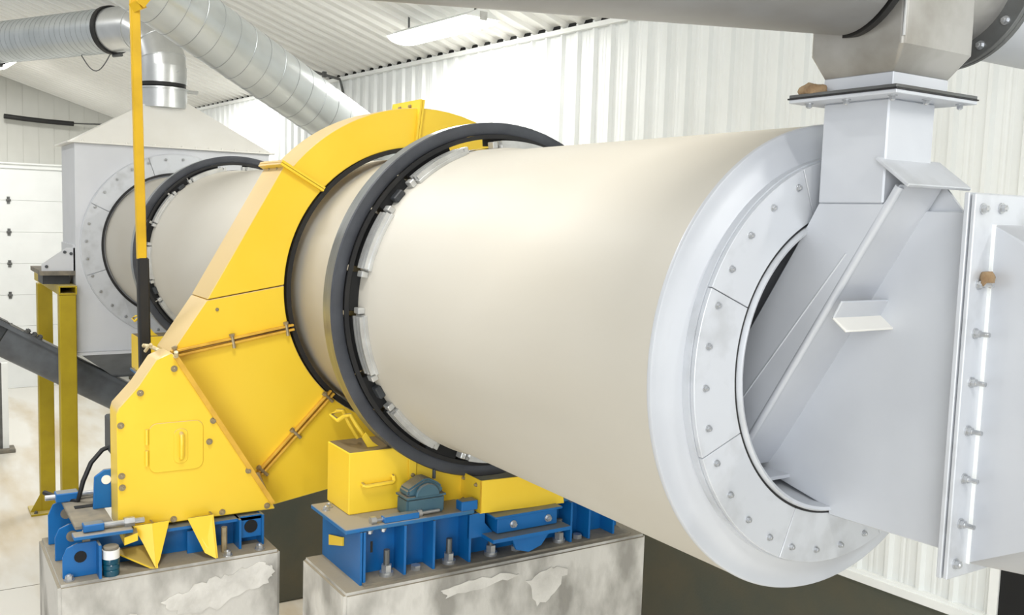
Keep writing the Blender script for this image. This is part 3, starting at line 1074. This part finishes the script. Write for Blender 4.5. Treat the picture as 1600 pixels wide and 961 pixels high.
m = MB()
m.box((-2.79, -0.222, -1.372), (X1, -0.210, -1.150))
m.prism([(X1, -0.222, -1.372), (X1, 0.46, -1.395), (X1, 0.44, -1.30), (X1, 0.28, -1.165), (X1, -0.222, -1.150)], (-0.012, 0, 0))
pl = m.build('end_box', M_YELT, rg, bevel=0.003)
for x_, z_ in ((-2.72, -1.185), (-2.72, -1.33), (-2.555, -1.19), (-2.555, -1.335)):
    bolt(pl, (x_, -0.222, z_), (0, -1, 0), 0.014, M_BRASS)
m = MB()
m.tube([(-2.76, -0.945, -1.145), (-2.735, -0.945, -1.15), (-2.728, -0.93, -1.155), (-2.728, -0.75, -1.15), (-2.735, -0.735, -1.145), (-2.745, -0.735, -1.12), (-2.76, -0.735, -1.118)], 0.014, 8)
m.build('handle', M_YELT, bxp)
# lifting rods on top of the box
m = MB()
m.prism([(-2.860, -0.880, -0.840), (-2.860, -0.834, -0.903), (-2.860, -0.769, -0.953), (-2.860, -0.864, -0.942), (-2.860, -0.906, -0.871)], (-0.012, 0, 0))
m.build('scraper_tab', M_YELT, rg)
m = MB()
m.tube([(-2.900, -0.866, -0.883), (-2.900, -0.934, -0.784), (-2.900, -0.971, -0.722), (-2.950, -0.993, -0.738), (-3.000, -1.017, -0.775)], 0.014, 8)
m.tube([(-3.000, -0.876, -0.904), (-3.000, -0.941, -0.795), (-3.000, -0.982, -0.711), (-3.050, -1.001, -0.723), (-3.100, -1.025, -0.756), (-3.000, -1.017, -0.775)], 0.014, 8)
m.build('lifting_rod', M_YELT, rg)

# support roller, dark, in the gap between guard and tyre
for sg in (-1, 1):
    a = math.radians(-90 + 32 * sg)
    cy_, cz_ = (1.192 + 0.25) * math.cos(a), (1.192 + 0.25) * math.sin(a)
    if sg < 0:
        rl = thing('support_roller', 'black steel support roller beneath the near tyre inside yellow guard', 'roller', (-2.78, cy_, cz_ - 0.25))
    else:
        rl = thing('support_roller', 'black steel support roller on the wall side beneath the near tyre', 'roller', (-2.78, cy_, cz_ - 0.25))
    m = MB()
    m.cyl((-2.90, cy_, cz_), (-2.785, cy_, cz_), 0.245, 48)
    m.build('wheel', M_BLACK, rl, bevel=0.006)
    m = MB()
    m.cyl((-3.06, cy_, cz_), (-2.70 if sg > 0 else -2.78, cy_, cz_), 0.06, 20)
    m.build('shaft', M_DKSTEEL, rl)
    if sg < 0:
        roller1 = rl
    else:
        roller2 = rl

DXT = (XT2 - XT, 0, 0)
for src, lab in ((base, 'blue roller base on the far concrete pier behind the yellow guard'), (rg, 'yellow roller box guard beneath the far tyre, behind the black pole'),
                 (bh, 'teal bearing housing on the far blue roller base'), (roller1, 'black support roller beneath the far tyre, left side'), (roller2, 'black support roller on the wall side beneath the far tyre')):
    c = copy_tree(src, (DXT[0], -0.10 if src is rg else 0, 0))
    c['label'] = lab

# ================================================================== MOTOR BASE (left pier)
mb_ = thing('motor_base', 'blue slide base with dusty plate on the left concrete pier', 'machine frame', (-3.8, -2.0, -1.7))
m = MB()
m.box((-3.62, -2.10, -1.70), (-3.60, -1.345, -1.50))
m.box((-3.62, -2.10, -1.52), (-3.50, -1.345, -1.50))
m.build('front_channel', M_BLUE, mb_)
m = MB()
m.box((-3.60, -1.52, -1.70), (-3.46, -1.505, -1.50))
m.build('rib', M_BLUE, mb_)
m = MB()
m.box((-3.62, -1.36, -1.70), (-3.48, -1.345, -1.49))
m.build('rib', M_BLUE, mb_)
m = MB()
m.box((-3.515, -1.50, -1.64), (-3.50, -1.36, -1.49))
m.build('end_face', M_BLUE, mb_)
m = MB()
m.cyl((-3.499, -1.43, -1.565), (-3.494, -1.43, -1.565), 0.045, 16)
m.build('hole', M_DEEP, mb_)
m = MB()
m.box((-3.55, -1.84, -1.70), (-3.535, -1.74, -1.55))
m.build('stop_plate', M_BLUE, mb_)


def bracket(x, y0, y1, ztop, holec, mtl, rr=0.075):
    m = MB()
    pts = [(x, y0, -1.70), (x, y1, -1.70), (x, y1, ztop), (x, y0 + rr, ztop), (x, y0 + rr * 0.3, ztop - rr * 0.3), (x, y0, ztop - rr)]
    m.prism(pts, (-0.018, 0, 0))
    b = m.build('end_bracket', M_BLUE, mb_, bevel=0.003)
    m = MB()
    m.cyl((x - 0.002, holec[0], holec[1]), (x + 0.004, holec[0], holec[1]), 0.036, 16)
    m.build('hole', mtl, b)
    return b


bracket(-3.44, -2.60, -2.40, -1.49, (-2.50, -1.575), M_DEEP, 0.08)
bracket(-3.78, -2.60, -2.44, -1.47, (-2.50, -1.55), M_TAN, 0.08)
bracket(-4.12, -2.60, -2.44, -1.40, (-2.49, -1.50), M_TAN, 0.10)
m = MB()
m.box((-3.455, -2.41, -1.70), (-3.44 + 0.10, -2.395, -1.49))
m.build('rib', M_BLUE, mb_)
m = MB()
m.box((-3.60, -2.42, -1.70), (-3.58, -2.10, -1.52))
m.build('inner_web', M_BLUE, mb_)
m = MB()
m.box((-4.16, -2.52, -1.425), (-3.50, -2.30, -1.40))
spl = m.build('slide_plate', M_TAN, mb_, bevel=0.004)
m = MB()
m.box((-3.92, -2.47, -1.400), (-3.86, -2.33, -1.396))
m.build('slot', M_DEEP, spl)
m = MB()
m.box((-3.50, -2.54, -1.46), (-3.40, -2.20, -1.435))
m.build('slide_rail', M_BLUED, mb_, bevel=0.004)
m = MB()
m.box((-3.52, -2.48, -1.432), (-3.44, -2.36, -1.385))
m.build('clamp_block', M_BLUE, mb_, bevel=0.006)
m = MB()
m.box((-4.14, -2.56, -1.40), (-4.04, -2.42, -1.34))
m.build('clamp_block', M_BLUE, mb_, bevel=0.006)
m = MB()
m.cyl((-4.09, -2.62, -1.37), (-4.09, -2.20, -1.37), 0.018, 10)
m.build('adjuster_screw', M_ZINC, mb_)
m = MB()
m.cyl((-3.48, -2.40, -1.41), (-3.48, -2.12, -1.41), 0.018, 10)
m.cyl((-3.48, -2.24, -1.41), (-3.48, -2.18, -1.41), 0.032, 6)
m.build('adjuster_screw', M_ZINC, mb_)
m = MB()      # pivot lug
m.prism([(-3.80, -2.37, -1.40), (-3.80, -2.16, -1.40), (-3.80, -2.16, -1.17), (-3.80, -2.20, -1.145), (-3.80, -2.30, -1.145), (-3.80, -2.36, -1.19)], (-0.03, 0, 0))
lug = m.build('pivot_lug', M_BLUE, mb_, bevel=0.004)
m = MB()
m.cyl((-3.80, -2.29, -1.21), (-3.794, -2.29, -1.21), 0.030, 16)
m.build('hole', M_LABEL, lug)
m = MB()
m.prism([(-3.60, -2.25, -1.52), (-3.42, -2.25, -1.54), (-3.42, -2.17, -1.52), (-3.60, -2.17, -1.46)], (0, 0, 0.05))
m.build('yellow_cleat', M_YELT, mb_)
for p in ((-3.40, -2.57), (-3.40, -1.40), (-3.38, -1.62)):
    bolt(mb_, (p[0], p[1], -1.70), (0, 0, 1), 0.032)
m = MB()
m.cyl((-3.46, -1.62, -1.53), (-3.46, -1.62, -1.70), 0.02, 10)
m.build('jack_bolt', M_BRASS, mb_)

# electric motor behind the cover with its cable
mo = thing('electric_motor', 'dark grey electric motor peeking out behind the pinion cover', 'motor', (-4.1, -2.0, -1.4))
m = MB()
m.cyl((-4.28, -1.98, -1.12), (-3.84, -1.98, -1.12), 0.19, 32)
m.build('motor_body', M_MOTOR, mo, bevel=0.01)
m = MB()
m.box((-4.20, -2.08, -1.40), (-3.90, -1.86, -1.28))
m.build('motor_foot', M_MOTOR, mo)
m = MB()
m.box((-4.12, -2.245, -1.08), (-3.90, -2.06, -0.84))
m.build('terminal_box', M_MOTOR, mo, bevel=0.012)
m = MB()
m.tube([(-4.0, -2.23, -1.04), (-4.0, -2.28, -1.06), (-4.0, -2.35, -1.14), (-4.0, -2.40, -1.26), (-4.02, -2.43, -1.395), (-4.1, -2.52, -1.39), (-4.3, -2.6, -1.39)], 0.016, 8)
m.build('cable', M_BLACK, mo)

# grease bottle at the pier edge
gb = thing('grease_bottle', 'small teal ribbed bottle with white label at the front edge of left pier', 'bottle', (-3.40, -2.33, -1.7))
bc = V((-3.385, -2.335, -1.70))
m = MB()
rings = []
for z, r in ((0, .046), (.01, .05), (.035, .05), (.04, .046), (.045, .05), (.07, .05), (.075, .046), (.08, .05), (.105, .05), (.11, .048)):
    rings.append([bc + V((r * math.cos(2 * PI * k / 20), r * math.sin(2 * PI * k / 20), z)) for k in range(20)])
m.loft(rings)
m.build('bottle_body', M_BOTTLE, gb)
m = MB()
m.cyl(bc + V((0, 0, .11)), bc + V((0, 0, .165)), 0.051, 20)
m.build('white_label', M_LABEL, gb)
m = MB()
m.cyl(bc + V((0, 0, .165)), bc + V((0, 0, .185)), 0.046, 20)
m.build('lid', M_TAN, gb, bevel=0.004)

# yellow pole with black sleeve
pole = thing('yellow_hoist_pole', 'slim yellow pole with black lower sleeve beside the drive guard', 'pole', (-4.4, -1.95, -1.7))
pt, pm_, pb = V((-4.400, -1.977, 2.012)), V((-4.400, -1.936, 0.209)), V((-4.400, -1.920, -0.893))
m = MB()
m.bar(pb, pt, 0.062, 0.062, up=(1, 0, 0))
m.build('pole_tube', M_YELP, pole, bevel=0.006)
m = MB()
m.bar(pb, pm_, 0.078, 0.078, up=(1, 0, 0))
m.build('black_sleeve', M_BLACK, pole, bevel=0.012)
m = MB()
e1, e2, e3 = V((-4.400, -1.982, 1.933)), V((-4.350, -1.937, 1.957)), V((-4.300, -1.888, 2.042))
m.bar(e1, e2, 0.062, 0.075, up=(1, 0, 0))
m.bar(e2 - V((0, 0.01, 0)), e3, 0.062, 0.075, up=(1, 0, 0))
m.bar(e3, e3 + V((1.2, 1.2, 0.55)), 0.062, 0.075, up=(0, 0, 1))
m.build('arm', M_YELP, pole)

# ================================================================== DUCTS
# elbow duct on the hopper
ed = thing('elbow_duct', 'bright galvanised elbow duct rising from hopper roof and running left', 'duct', (AP[0], AP[1], 2.31))
DR = 0.335
hd = V((-0.89, -0.455, 0)).normalized()
B0 = V((AP[0], AP[1], 2.33))
m = MB()
m.cyl(B0, B0 + V((0, 0, 0.05)), DR * 0.985, 40)
m.build('rubber_band', M_BLACK, ed)
m = MB()
m.cyl(B0 + V((0, 0, 0.05)), B0 + V((0, 0, 0.30)), DR * 1.03, 40)
m.build('sleeve', M_GALVB, ed)
BR = 0.62
bz = 2.62
cen = V((AP[0], AP[1], bz)) + hd * BR


def bend(t_):
    a = PI / 2 * t_
    return cen - hd * (BR * math.cos(a)) + V((0, 0, BR * math.sin(a)))


def bend_ring(t_, r, n=40):
    a = PI / 2 * t_
    p = bend(t_)
    side = hd.cross(V((0, 0, 1))).normalized()
    rad = (p - cen).normalized()
    return [p + rad * (r * math.cos(2 * PI * k / n)) + side * (r * math.sin(2 * PI * k / n)) for k in range(n)]


NG = 5
ts = [0, 0.125, 0.375, 0.625, 0.875, 1.0]
for i in range(NG):
    m = MB()
    m.loft([bend_ring(ts[i], DR), bend_ring(ts[i + 1], DR)], caps=False)
    gpart = m.build('elbow_gore', M_GALVB, ed)
    if i:
        m = MB()
        a = bend_ring(ts[i], DR * 1.012)
        m.tube(a + [a[0]], 0.008, 6)
        m.build('seam', M_GALVB, gpart)
m = MB()
m.loft([bend_ring(1.0, DR), [p + hd * 0.52 for p in []] or bend_ring(1.0, DR)], caps=False) if False else m.cyl(bend(1.0), bend(1.0) + hd * 0.52, DR, 40, caps=False)
m.build('elbow_tail', M_GALVB, ed)
E1 = bend(1.0) + hd * 0.52
LEN = 7.0
m = MB()
m.cyl(E1 + hd * 0.05, E1 + hd * LEN, DR, 48, caps=False)
run = m.build('straight_run', M_GALV, ed)


def helix(name, p, d, r, length, pitch, parent, mtl, th=0.008):
    d = d.normalized()
    ref = V((0, 0, 1))
    a = d.cross(ref).normalized()
    b = d.cross(a)
    n = int(length / pitch * 36)
    m = MB()
    m.tube([p + d * (pitch * i / 36) + a * (r * math.cos(2 * PI * i / 36)) + b * (r * math.sin(2 * PI * i / 36)) for i in range(n)], th, 4)
    return m.build(name, mtl, parent)


helix('spiral_seam', E1 + hd * 0.1, hd, DR, LEN - 0.3, 0.13, run, M_SEAM, 0.004)
for dist in (0.0, 3.1):
    m = MB()
    p = E1 + hd * dist
    m.cyl(p - hd * 0.05, p + hd * 0.05, DR + 0.03, 48)
    cl_ = m.build('clamp_band', M_BLACK, ed, bevel=0.01)
    m = MB()
    m.cyl(p + V((0, 0, -DR - 0.05)) - hd * 0.02, p + V((0, 0, -DR - 0.05)) - hd * 0.22, 0.025, 8)
    m.build('clamp_screw', M_DKSTEEL, cl_)
m = MB()
p = B0 + V((0.05, 0, -0.02)) + V((0, 0.40, -0.02))
m.cyl(p - V((0, 0.08, 0)), p + V((0, 0.10, 0)), 0.028, 10)
m.build('clamp_toggle', M_GALVB, ed)
# hanging wire loop
m = MB()
wp0 = E1 + hd * 0.75 + V((0, 0, -DR))
lp_ = []
for k in range(13):
    t_ = k / 12
    lp_.append(wp0 - hd * (0.72 * t_) + V((0, 0, -0.26 * math.sin(PI * t_))))
m.tube(lp_, 0.009, 6)
wl = m.build('wire_loop', M_DKSTEEL)
tag(wl, 'thin dark wire loop hanging beneath the left-running galvanised duct', 'wire')

# large spiral duct
sdct = thing('spiral_duct', 'large galvanised spiral duct slanting down behind the yellow guard', 'duct', (-9, 1.2, 1.0))
dd = V((-0.344, 0.859, -0.38)).normalized()
SP = V((-7.452, 0.764, 1.577))
SR = 0.292
m = MB()
m.cyl(SP - dd * 7.5, SP + dd * 0.9, SR, 56, caps=False)
srun = m.build('duct_body', M_GALV, sdct)
helix('spiral_seam', SP - dd * 7.5, dd, SR, 8.3, 0.20, srun, M_SEAM, 0.004)

# conduit at the eave with a drop
m = MB()
cp = [room(11.6, 1.6, EAVE + SLOPE * 1.6 - 0.12), room(12.6, 0.9, EAVE + SLOPE * 0.9 - 0.12), room(12.9, 0.35, EAVE + SLOPE * 0.35 - 0.10), room(13.0, 0.12, EAVE - 0.05), room(13.02, 0.1, EAVE - 0.14), room(13.1, 0.1, EAVE - 0.30)]
m.tube(cp, 0.022, 8)
cdt = m.build('conduit', M_DKSTEEL)
tag(cdt, 'thin grey conduit along the ceiling dropping at the eave above the slanting duct', 'conduit')
for k in (0, 1, 2):
    m = MB()
    m.bar(cp[k] - V((0, 0, 0.04)), cp[k] + V((0, 0, 0.05)), 0.06, 0.06, up=(1, 0, 0))
    m.build('clip', M_DKSTEEL, cdt)

# ceiling strip lights
def strip(s_, o_, label, group):
    zc = EAVE + SLOPE * o_
    t = thing('strip_light', label, 'light', room(s_, o_, zc - 0.34), group)
    m = MB()
    m.hexa([room(s_ - 0.92, o_ - 0.25, zc - 0.24), room(s_ + 0.92, o_ - 0.25, zc - 0.24), room(s_ + 0.92, o_ + 0.25, zc - 0.24), room(s_ - 0.92, o_ + 0.25, zc - 0.24),
            room(s_ - 0.92, o_ - 0.07, zc - 0.15), room(s_ + 0.92, o_ - 0.07, zc - 0.15), room(s_ + 0.92, o_ + 0.07, zc - 0.15), room(s_ - 0.92, o_ + 0.07, zc - 0.15)])
    m.build('lamp_housing', M_TRIM, t)
    m = MB()
    secs = []
    for ss in (s_ - 0.88, s_ + 0.88):
        secs.append([room(ss, o_ + 0.24 * math.cos(PI + PI * k / 8), zc - 0.24 + 0.09 * math.sin(PI + PI * k / 8)) for k in range(9)])
    m.loft(secs)
    m.build('diffuser', M_LAMP, t)
    for ds in (-0.75, 0.75):
        m = MB()
        m.bar(room(s_ + ds, o_, zc - 0.16), room(s_ + ds, o_, zc + 0.06), 0.02, 0.02, up=(1, 0, 0))
        m.build('hanger', M_DKSTEEL, t)
    for ds in (-0.9, 0.9):
        m = MB()
        m.bar(room(s_ + ds, o_, zc - 0.27), room(s_ + ds, o_, zc - 0.17), 0.10, 0.05, up=(1, 0, 0))
        m.build('end_clip', M_ALU, t)
    return t


strip(FIX[0][0], FIX[0][1], 'lit white strip light hung from the ceiling beside the right wall eave', None)
strip(FIX[2][0], FIX[2][1], 'lit strip light on the ceiling at far left below the galvanised duct', None)


# ================================================================== BURNER DUCT
YP = -0.05
BX = 0.712
bd = thing('burner_duct', 'large smooth silver burner duct entering the near end of the drum', 'duct', (0.6, 0.3, -0.7))
m = MB()
ton = [(-0.5, -0.50), (0.095, -0.625), (0.103, -0.6516), (BX - 0.02, -0.635), (BX - 0.02, 0.646), (0.13, 0.646), (0.125, 0.60), (-0.5, 0.5)]
m.prism([(x, YP, z) for x, z in ton], (0, 0.30, 0))
m.build('duct_wall', M_SILVER, bd, bevel=0.004)
m = MB()
m.box((0.16, YP + 0.3, -0.64), (BX - 0.02, 0.66, 0.646))
m.build('duct_back', M_SILVER, bd, bevel=0.004)
m = MB()
m.lathe([(0.100, 0.638), (0.112, 0.630), (0.106, 0.618), (0.06, 0.614), (0.0, 0.614), (0.0, 0.636)], 80, 95, 270, closed=True)
m.build('inlet_lip', M_SILVER2, bd, smooth=50)
m = MB()
m.lathe([(0.0, 0.636), (0.0, 0.614), (-0.48, 0.55), (-0.48, 0.57)], 30, 192, 275, closed=True)
m.build('inlet_apron', M_SILVER, bd, smooth=50)
FY0, FY1 = YP - 0.125, 0.90
m = MB()
m.box((BX - 0.022, FY0, -0.702), (BX - 0.003, FY1, 0.712))
m.build('front_flange', M_SILVER2, bd, bevel=0.003)
m = MB()
m.box((BX + 0.003, FY0 + 0.004, -0.70), (BX + 0.020, FY1, 0.708))
fl2 = m.build('rear_flange', M_SILVER2, bd, bevel=0.003)
for zz in (0.386, 0.208, 0.030, -0.148, -0.326, -0.495):
    p = (BX + 0.02, FY0 + 0.062, zz)
    bolt(fl2, p, (1, 0, 0), 0.020)
    m = MB()
    m.cyl(p, (p[0] + 0.055, p[1], p[2]), 0.009, 8)
    m.build('bolt_shank', M_ZINC, fl2)
for yy, zz in ((FY0 + 0.05, 0.655), (FY0 + 0.165, 0.66), (FY0 + 0.05, -0.645), (FY0 + 0.17, -0.645)):
    bolt(fl2, (BX + 0.02, yy, zz), (1, 0, 0), 0.020)
# reducer beyond the flange
ry0, ry1, rz0, rz1 = YP, 0.75, -0.655, 0.60
RC, RRAD, RX = (0.35, -0.03), 0.594, 1.71
bm_ = bmesh.new()
qs = [bm_.verts.new((BX + 0.02, y, z)) for y, z in ((ry0, rz0), (ry1, rz0), (ry1, rz1), (ry0, rz1))]
KQ = 10
cp_ = [bm_.verts.new((RX, RC[0] + RRAD * math.cos(math.radians(180 + 90 * k / KQ)), RC[1] + RRAD * math.sin(math.radians(180 + 90 * k / KQ)))) for k in range(4 * KQ)]
for qi in range(4):                 # corner cones, then the flat triangles between them
    for k in range(KQ):
        bm_.faces.new((qs[qi], cp_[qi * KQ + k], cp_[(qi * KQ + k + 1) % (4 * KQ)]))
    bm_.faces.new((qs[qi], cp_[((qi + 1) * KQ) % (4 * KQ)], qs[(qi + 1) % 4]))
m = MB()
m.bm = bm_
m.build('reducer', M_SILVER, bd, smooth=10)
rz0, rz1 = -0.655, 0.60
m = MB()
m.bar((BX + 0.026, YP - 0.002, rz0), (BX + 0.026, YP - 0.002, rz1), 0.012, 0.012, up=(1, 0, 0))
m.build('weld_bead', M_TRIM, bd)
m = MB()
m.prism([(0.44, YP + 0.02, 0.646), (0.60, YP + 0.02, 0.646), (0.50, YP + 0.02, 0.76)], (0, 0.012, 0))
m.build('top_gusset', M_SILVER, bd)

# ================================================================== FEED CHUTE
fc = thing('feed_chute', 'silver square feed chute dropping diagonally into the drum mouth', 'chute', (0.3, -0.2, 0.66))
YF, YB = -0.30, -0.02
cx0, cx1 = 0.152, 0.448
m = MB()
m.box((cx0, YF, 0.665), (cx1, YB, 1.052))
m.build('column', M_SILVER, fc, bevel=0.006)
L_, R_, RT_ = (0.159, 0.664), (0.451, 0.664), (0.516, 0.735)
RB_ = (-0.180, -0.415)
m = MB()
F1, C1, C2 = (0.112, 0.583), (0.301, 0.474), (-0.259, -0.272)
front = [L_, R_, RT_, RB_, (-0.245, -0.505), C2, C1, F1]
m.prism([(x, YF, z) for x, z in front], (0, YB - YF - 0.02, 0))
m.build('chute_body', M_SILVER, fc)
m = MB()
m.cyl((RT_[0] - 0.009, YF + 0.012, RT_[1] - 0.006), (RB_[0] - 0.009, YF + 0.012, RB_[1] - 0.006), 0.0165, 16)
m.build('rounded_corner', M_SILVER, fc)
m = MB()
m.cyl((C1[0], YF, C1[1]), (C2[0], YF, C2[1]), 0.0035, 8)
m.build('fold_crease', M_SILVER2, fc)
m = MB()      # side panel folded very slightly back along the crease
F1v, C1v, C2v = V((F1[0], YF, F1[1])), V((C1[0], YF, C1[1])), V((C2[0], YF, C2[1]))
B1v, B2v = V((0.051, -0.297, 0.480)), V((-0.394, -0.288, -0.225))
m.prism([F1v, C1v, C2v, B2v, B1v], (0.0, 0.02, 0.0))
m.build('fold_panel', M_SILVER, fc)
m = MB()      # inner end plate at the chute foot
m.box((-0.26, YF - 0.01, -0.545), (-0.12, YB, -0.53))
m.build('foot_lip', M_SILVER, fc)


def vplate(a, b, y0, y1, th, name, mtl):
    a, b = V((a[0], 0, a[1])), V((b[0], 0, b[1]))
    d = (b - a).normalized()
    n = V((d.z, 0, -d.x)) * th
    m = MB()
    m.hexa([a + V((0, y0, 0)), b + V((0, y0, 0)), b + n + V((0, y0, 0)), a + n + V((0, y0, 0)), a + V((0, y1, 0)), b + V((0, y1, 0)), b + n + V((0, y1, 0)), a + n + V((0, y1, 0))])
    return m.build(name, mtl, fc, bevel=0.003)


vplate((0.435, 0.838), (0.578, 0.735), -0.335, 0.05, 0.014, 'bracket_plate', M_SILVER2)
vplate((0.278, 0.222), (0.316, 0.294), -0.335, -0.01, 0.010, 'angle_leg', M_SILVER)
vplate((0.278, 0.222), (0.348, 0.173), -0.335, -0.01, -0.010, 'angle_leg', M_HOPROOF)  # lower leg paler, the light falling on it put into its colour
# flange under the stainless box
fx0, fx1, fy0, fy1 = 0.065, 0.548, -0.402, 0.09
m = MB()
m.box((fx0, fy0, 1.052), (fx1, fy1, 1.066))
lf = m.build('lower_flange', M_SILVER, fc, bevel=0.002)
for p in ((0.13, -0.36), (0.305, -0.36), (0.50, -0.355), (0.51, -0.17), (0.51, 0.04)):
    b_ = bolt(lf, (p[0], p[1], 1.052), (0, 0, -1), 0.0165)

tb = thing('stainless_transition', 'scuffed stainless transition box between overhead pipe and feed chute flange', 'transition', (0.32, -0.16, 1.066))
m = MB()
m.box((fx0 - 0.004, fy0 - 0.004, 1.066), (fx1 + 0.004, fy1 + 0.004, 1.071))
m.build('gasket', M_BLACK, tb)
m = MB()
m.box((fx0, fy0, 1.071), (fx1, fy1, 1.084))
m.build('upper_flange', M_DKSTEEL, tb, bevel=0.002)
m = MB()
m.box((0.188, -0.35, 1.084), (0.494, -0.02, 1.138))
m.build('neck', M_SILVER, tb, bevel=0.003)


def rsq(x0, y0, x1, y1, r, z, n=4):
    return [(x, y, z) for x, y in rrect(x0, y0, x1, y1, r, n)]


m = MB()
m.loft([rsq(0.188, -0.350, 0.494, -0.020, 0.006, 1.138), rsq(0.142, -0.388, 0.553, 0.033, 0.02, 1.225), rsq(0.142, -0.388, 0.553, 0.033, 0.02, 2.25)])
m.build('transition_box', M_STAIN, tb, smooth=24)
m = MB()
m.cyl((0.548, -0.383, 1.25), (0.548, -0.383, 2.2), 0.006, 8)
m.build('weld_bead', M_ALU, tb)

# overhead return pipe
rp_ = thing('overhead_pipe', 'big grey steel pipe crossing the top of the view into the stainless box', 'pipe', (0.2, -0.4, 1.3))
pd = V((-0.36, -0.93, 0)).normalized()
PR = 0.42
PC = V((0.355, -0.40, 1.70))
m = MB()
m.cyl(PC + pd * 0.02, PC + pd * 4.6, PR, 72)
m.build('pipe_body', M_PIPE, rp_, smooth=30)
m = MB()
m.cyl(PC - pd * 0.012, PC + pd * 0.012, PR + 0.010, 72)
m.build('gasket', M_BLACK, rp_)
# round flange on the far side of the box
FC_ = V((0.255, 0.30, 1.60))
fd = V((0.0, 1.0, 0)).normalized()
ff = thing('round_flange_pipe', 'dark round bolted flange with short pipe right of the stainless box', 'flange', (0.7, 0.2, 1.2))
m = MB()
m.cyl(FC_ - fd * 0.32, FC_, 0.285, 56, caps=False)
m.build('pipe_stub', M_STAIN, ff)
m = MB()
m.cyl(FC_, FC_ + fd * 0.025, 0.362, 64)
m.cyl(FC_ + fd * 0.03, FC_ + fd * 0.055, 0.362, 64)
fr = m.build('flange_disc', M_DKSTEEL, ff, bevel=0.003)
sd_ = fd.cross(V((0, 0, 1))).normalized()
for k in range(16):
    a = 2 * PI * (k + 0.3) / 16
    bolt(fr, FC_ + sd_ * (0.325 * math.cos(a)) + V((0, 0, 0.325 * math.sin(a))), -fd, 0.018)
m = MB()
m.cyl(FC_ + fd * 0.055, FC_ + fd * 1.6, 0.285, 56)
m.build('pipe_run', M_SILVER, ff)

# dried mud lumps
def lump(c, r, label, seed):
    rnd = random.Random(seed)
    bm = bmesh.new()
    bmesh.ops.create_icosphere(bm, subdivisions=3, radius=1)
    for v in bm.verts:
        k = 1 + 0.18 * math.sin(5 * v.co.x + seed) * math.cos(4 * v.co.y) + rnd.uniform(-0.06, 0.06)
        v.co = V((v.co.x * r[0], v.co.y * r[1], v.co.z * r[2])) * k
    me = bpy.data.meshes.new('mud_lump')
    bm.to_mesh(me)
    bm.free()
    for p in me.polygons:
        p.use_smooth = True
    me.materials.append(M_MUD)
    o = bpy.data.objects.new('mud_lump', me)
    o.location = c
    COL.objects.link(o)
    tag(o, label, 'mud')


lump((0.150, -0.372, 1.096), (0.062, 0.03, 0.030), 'brown dried mud lump on the left corner of the chute flange', 3)
lump((BX + 0.042, FY0 + 0.075, 0.405), (0.028, 0.026, 0.030), 'brown mud blob on a bolt of the burner duct flange', 5)
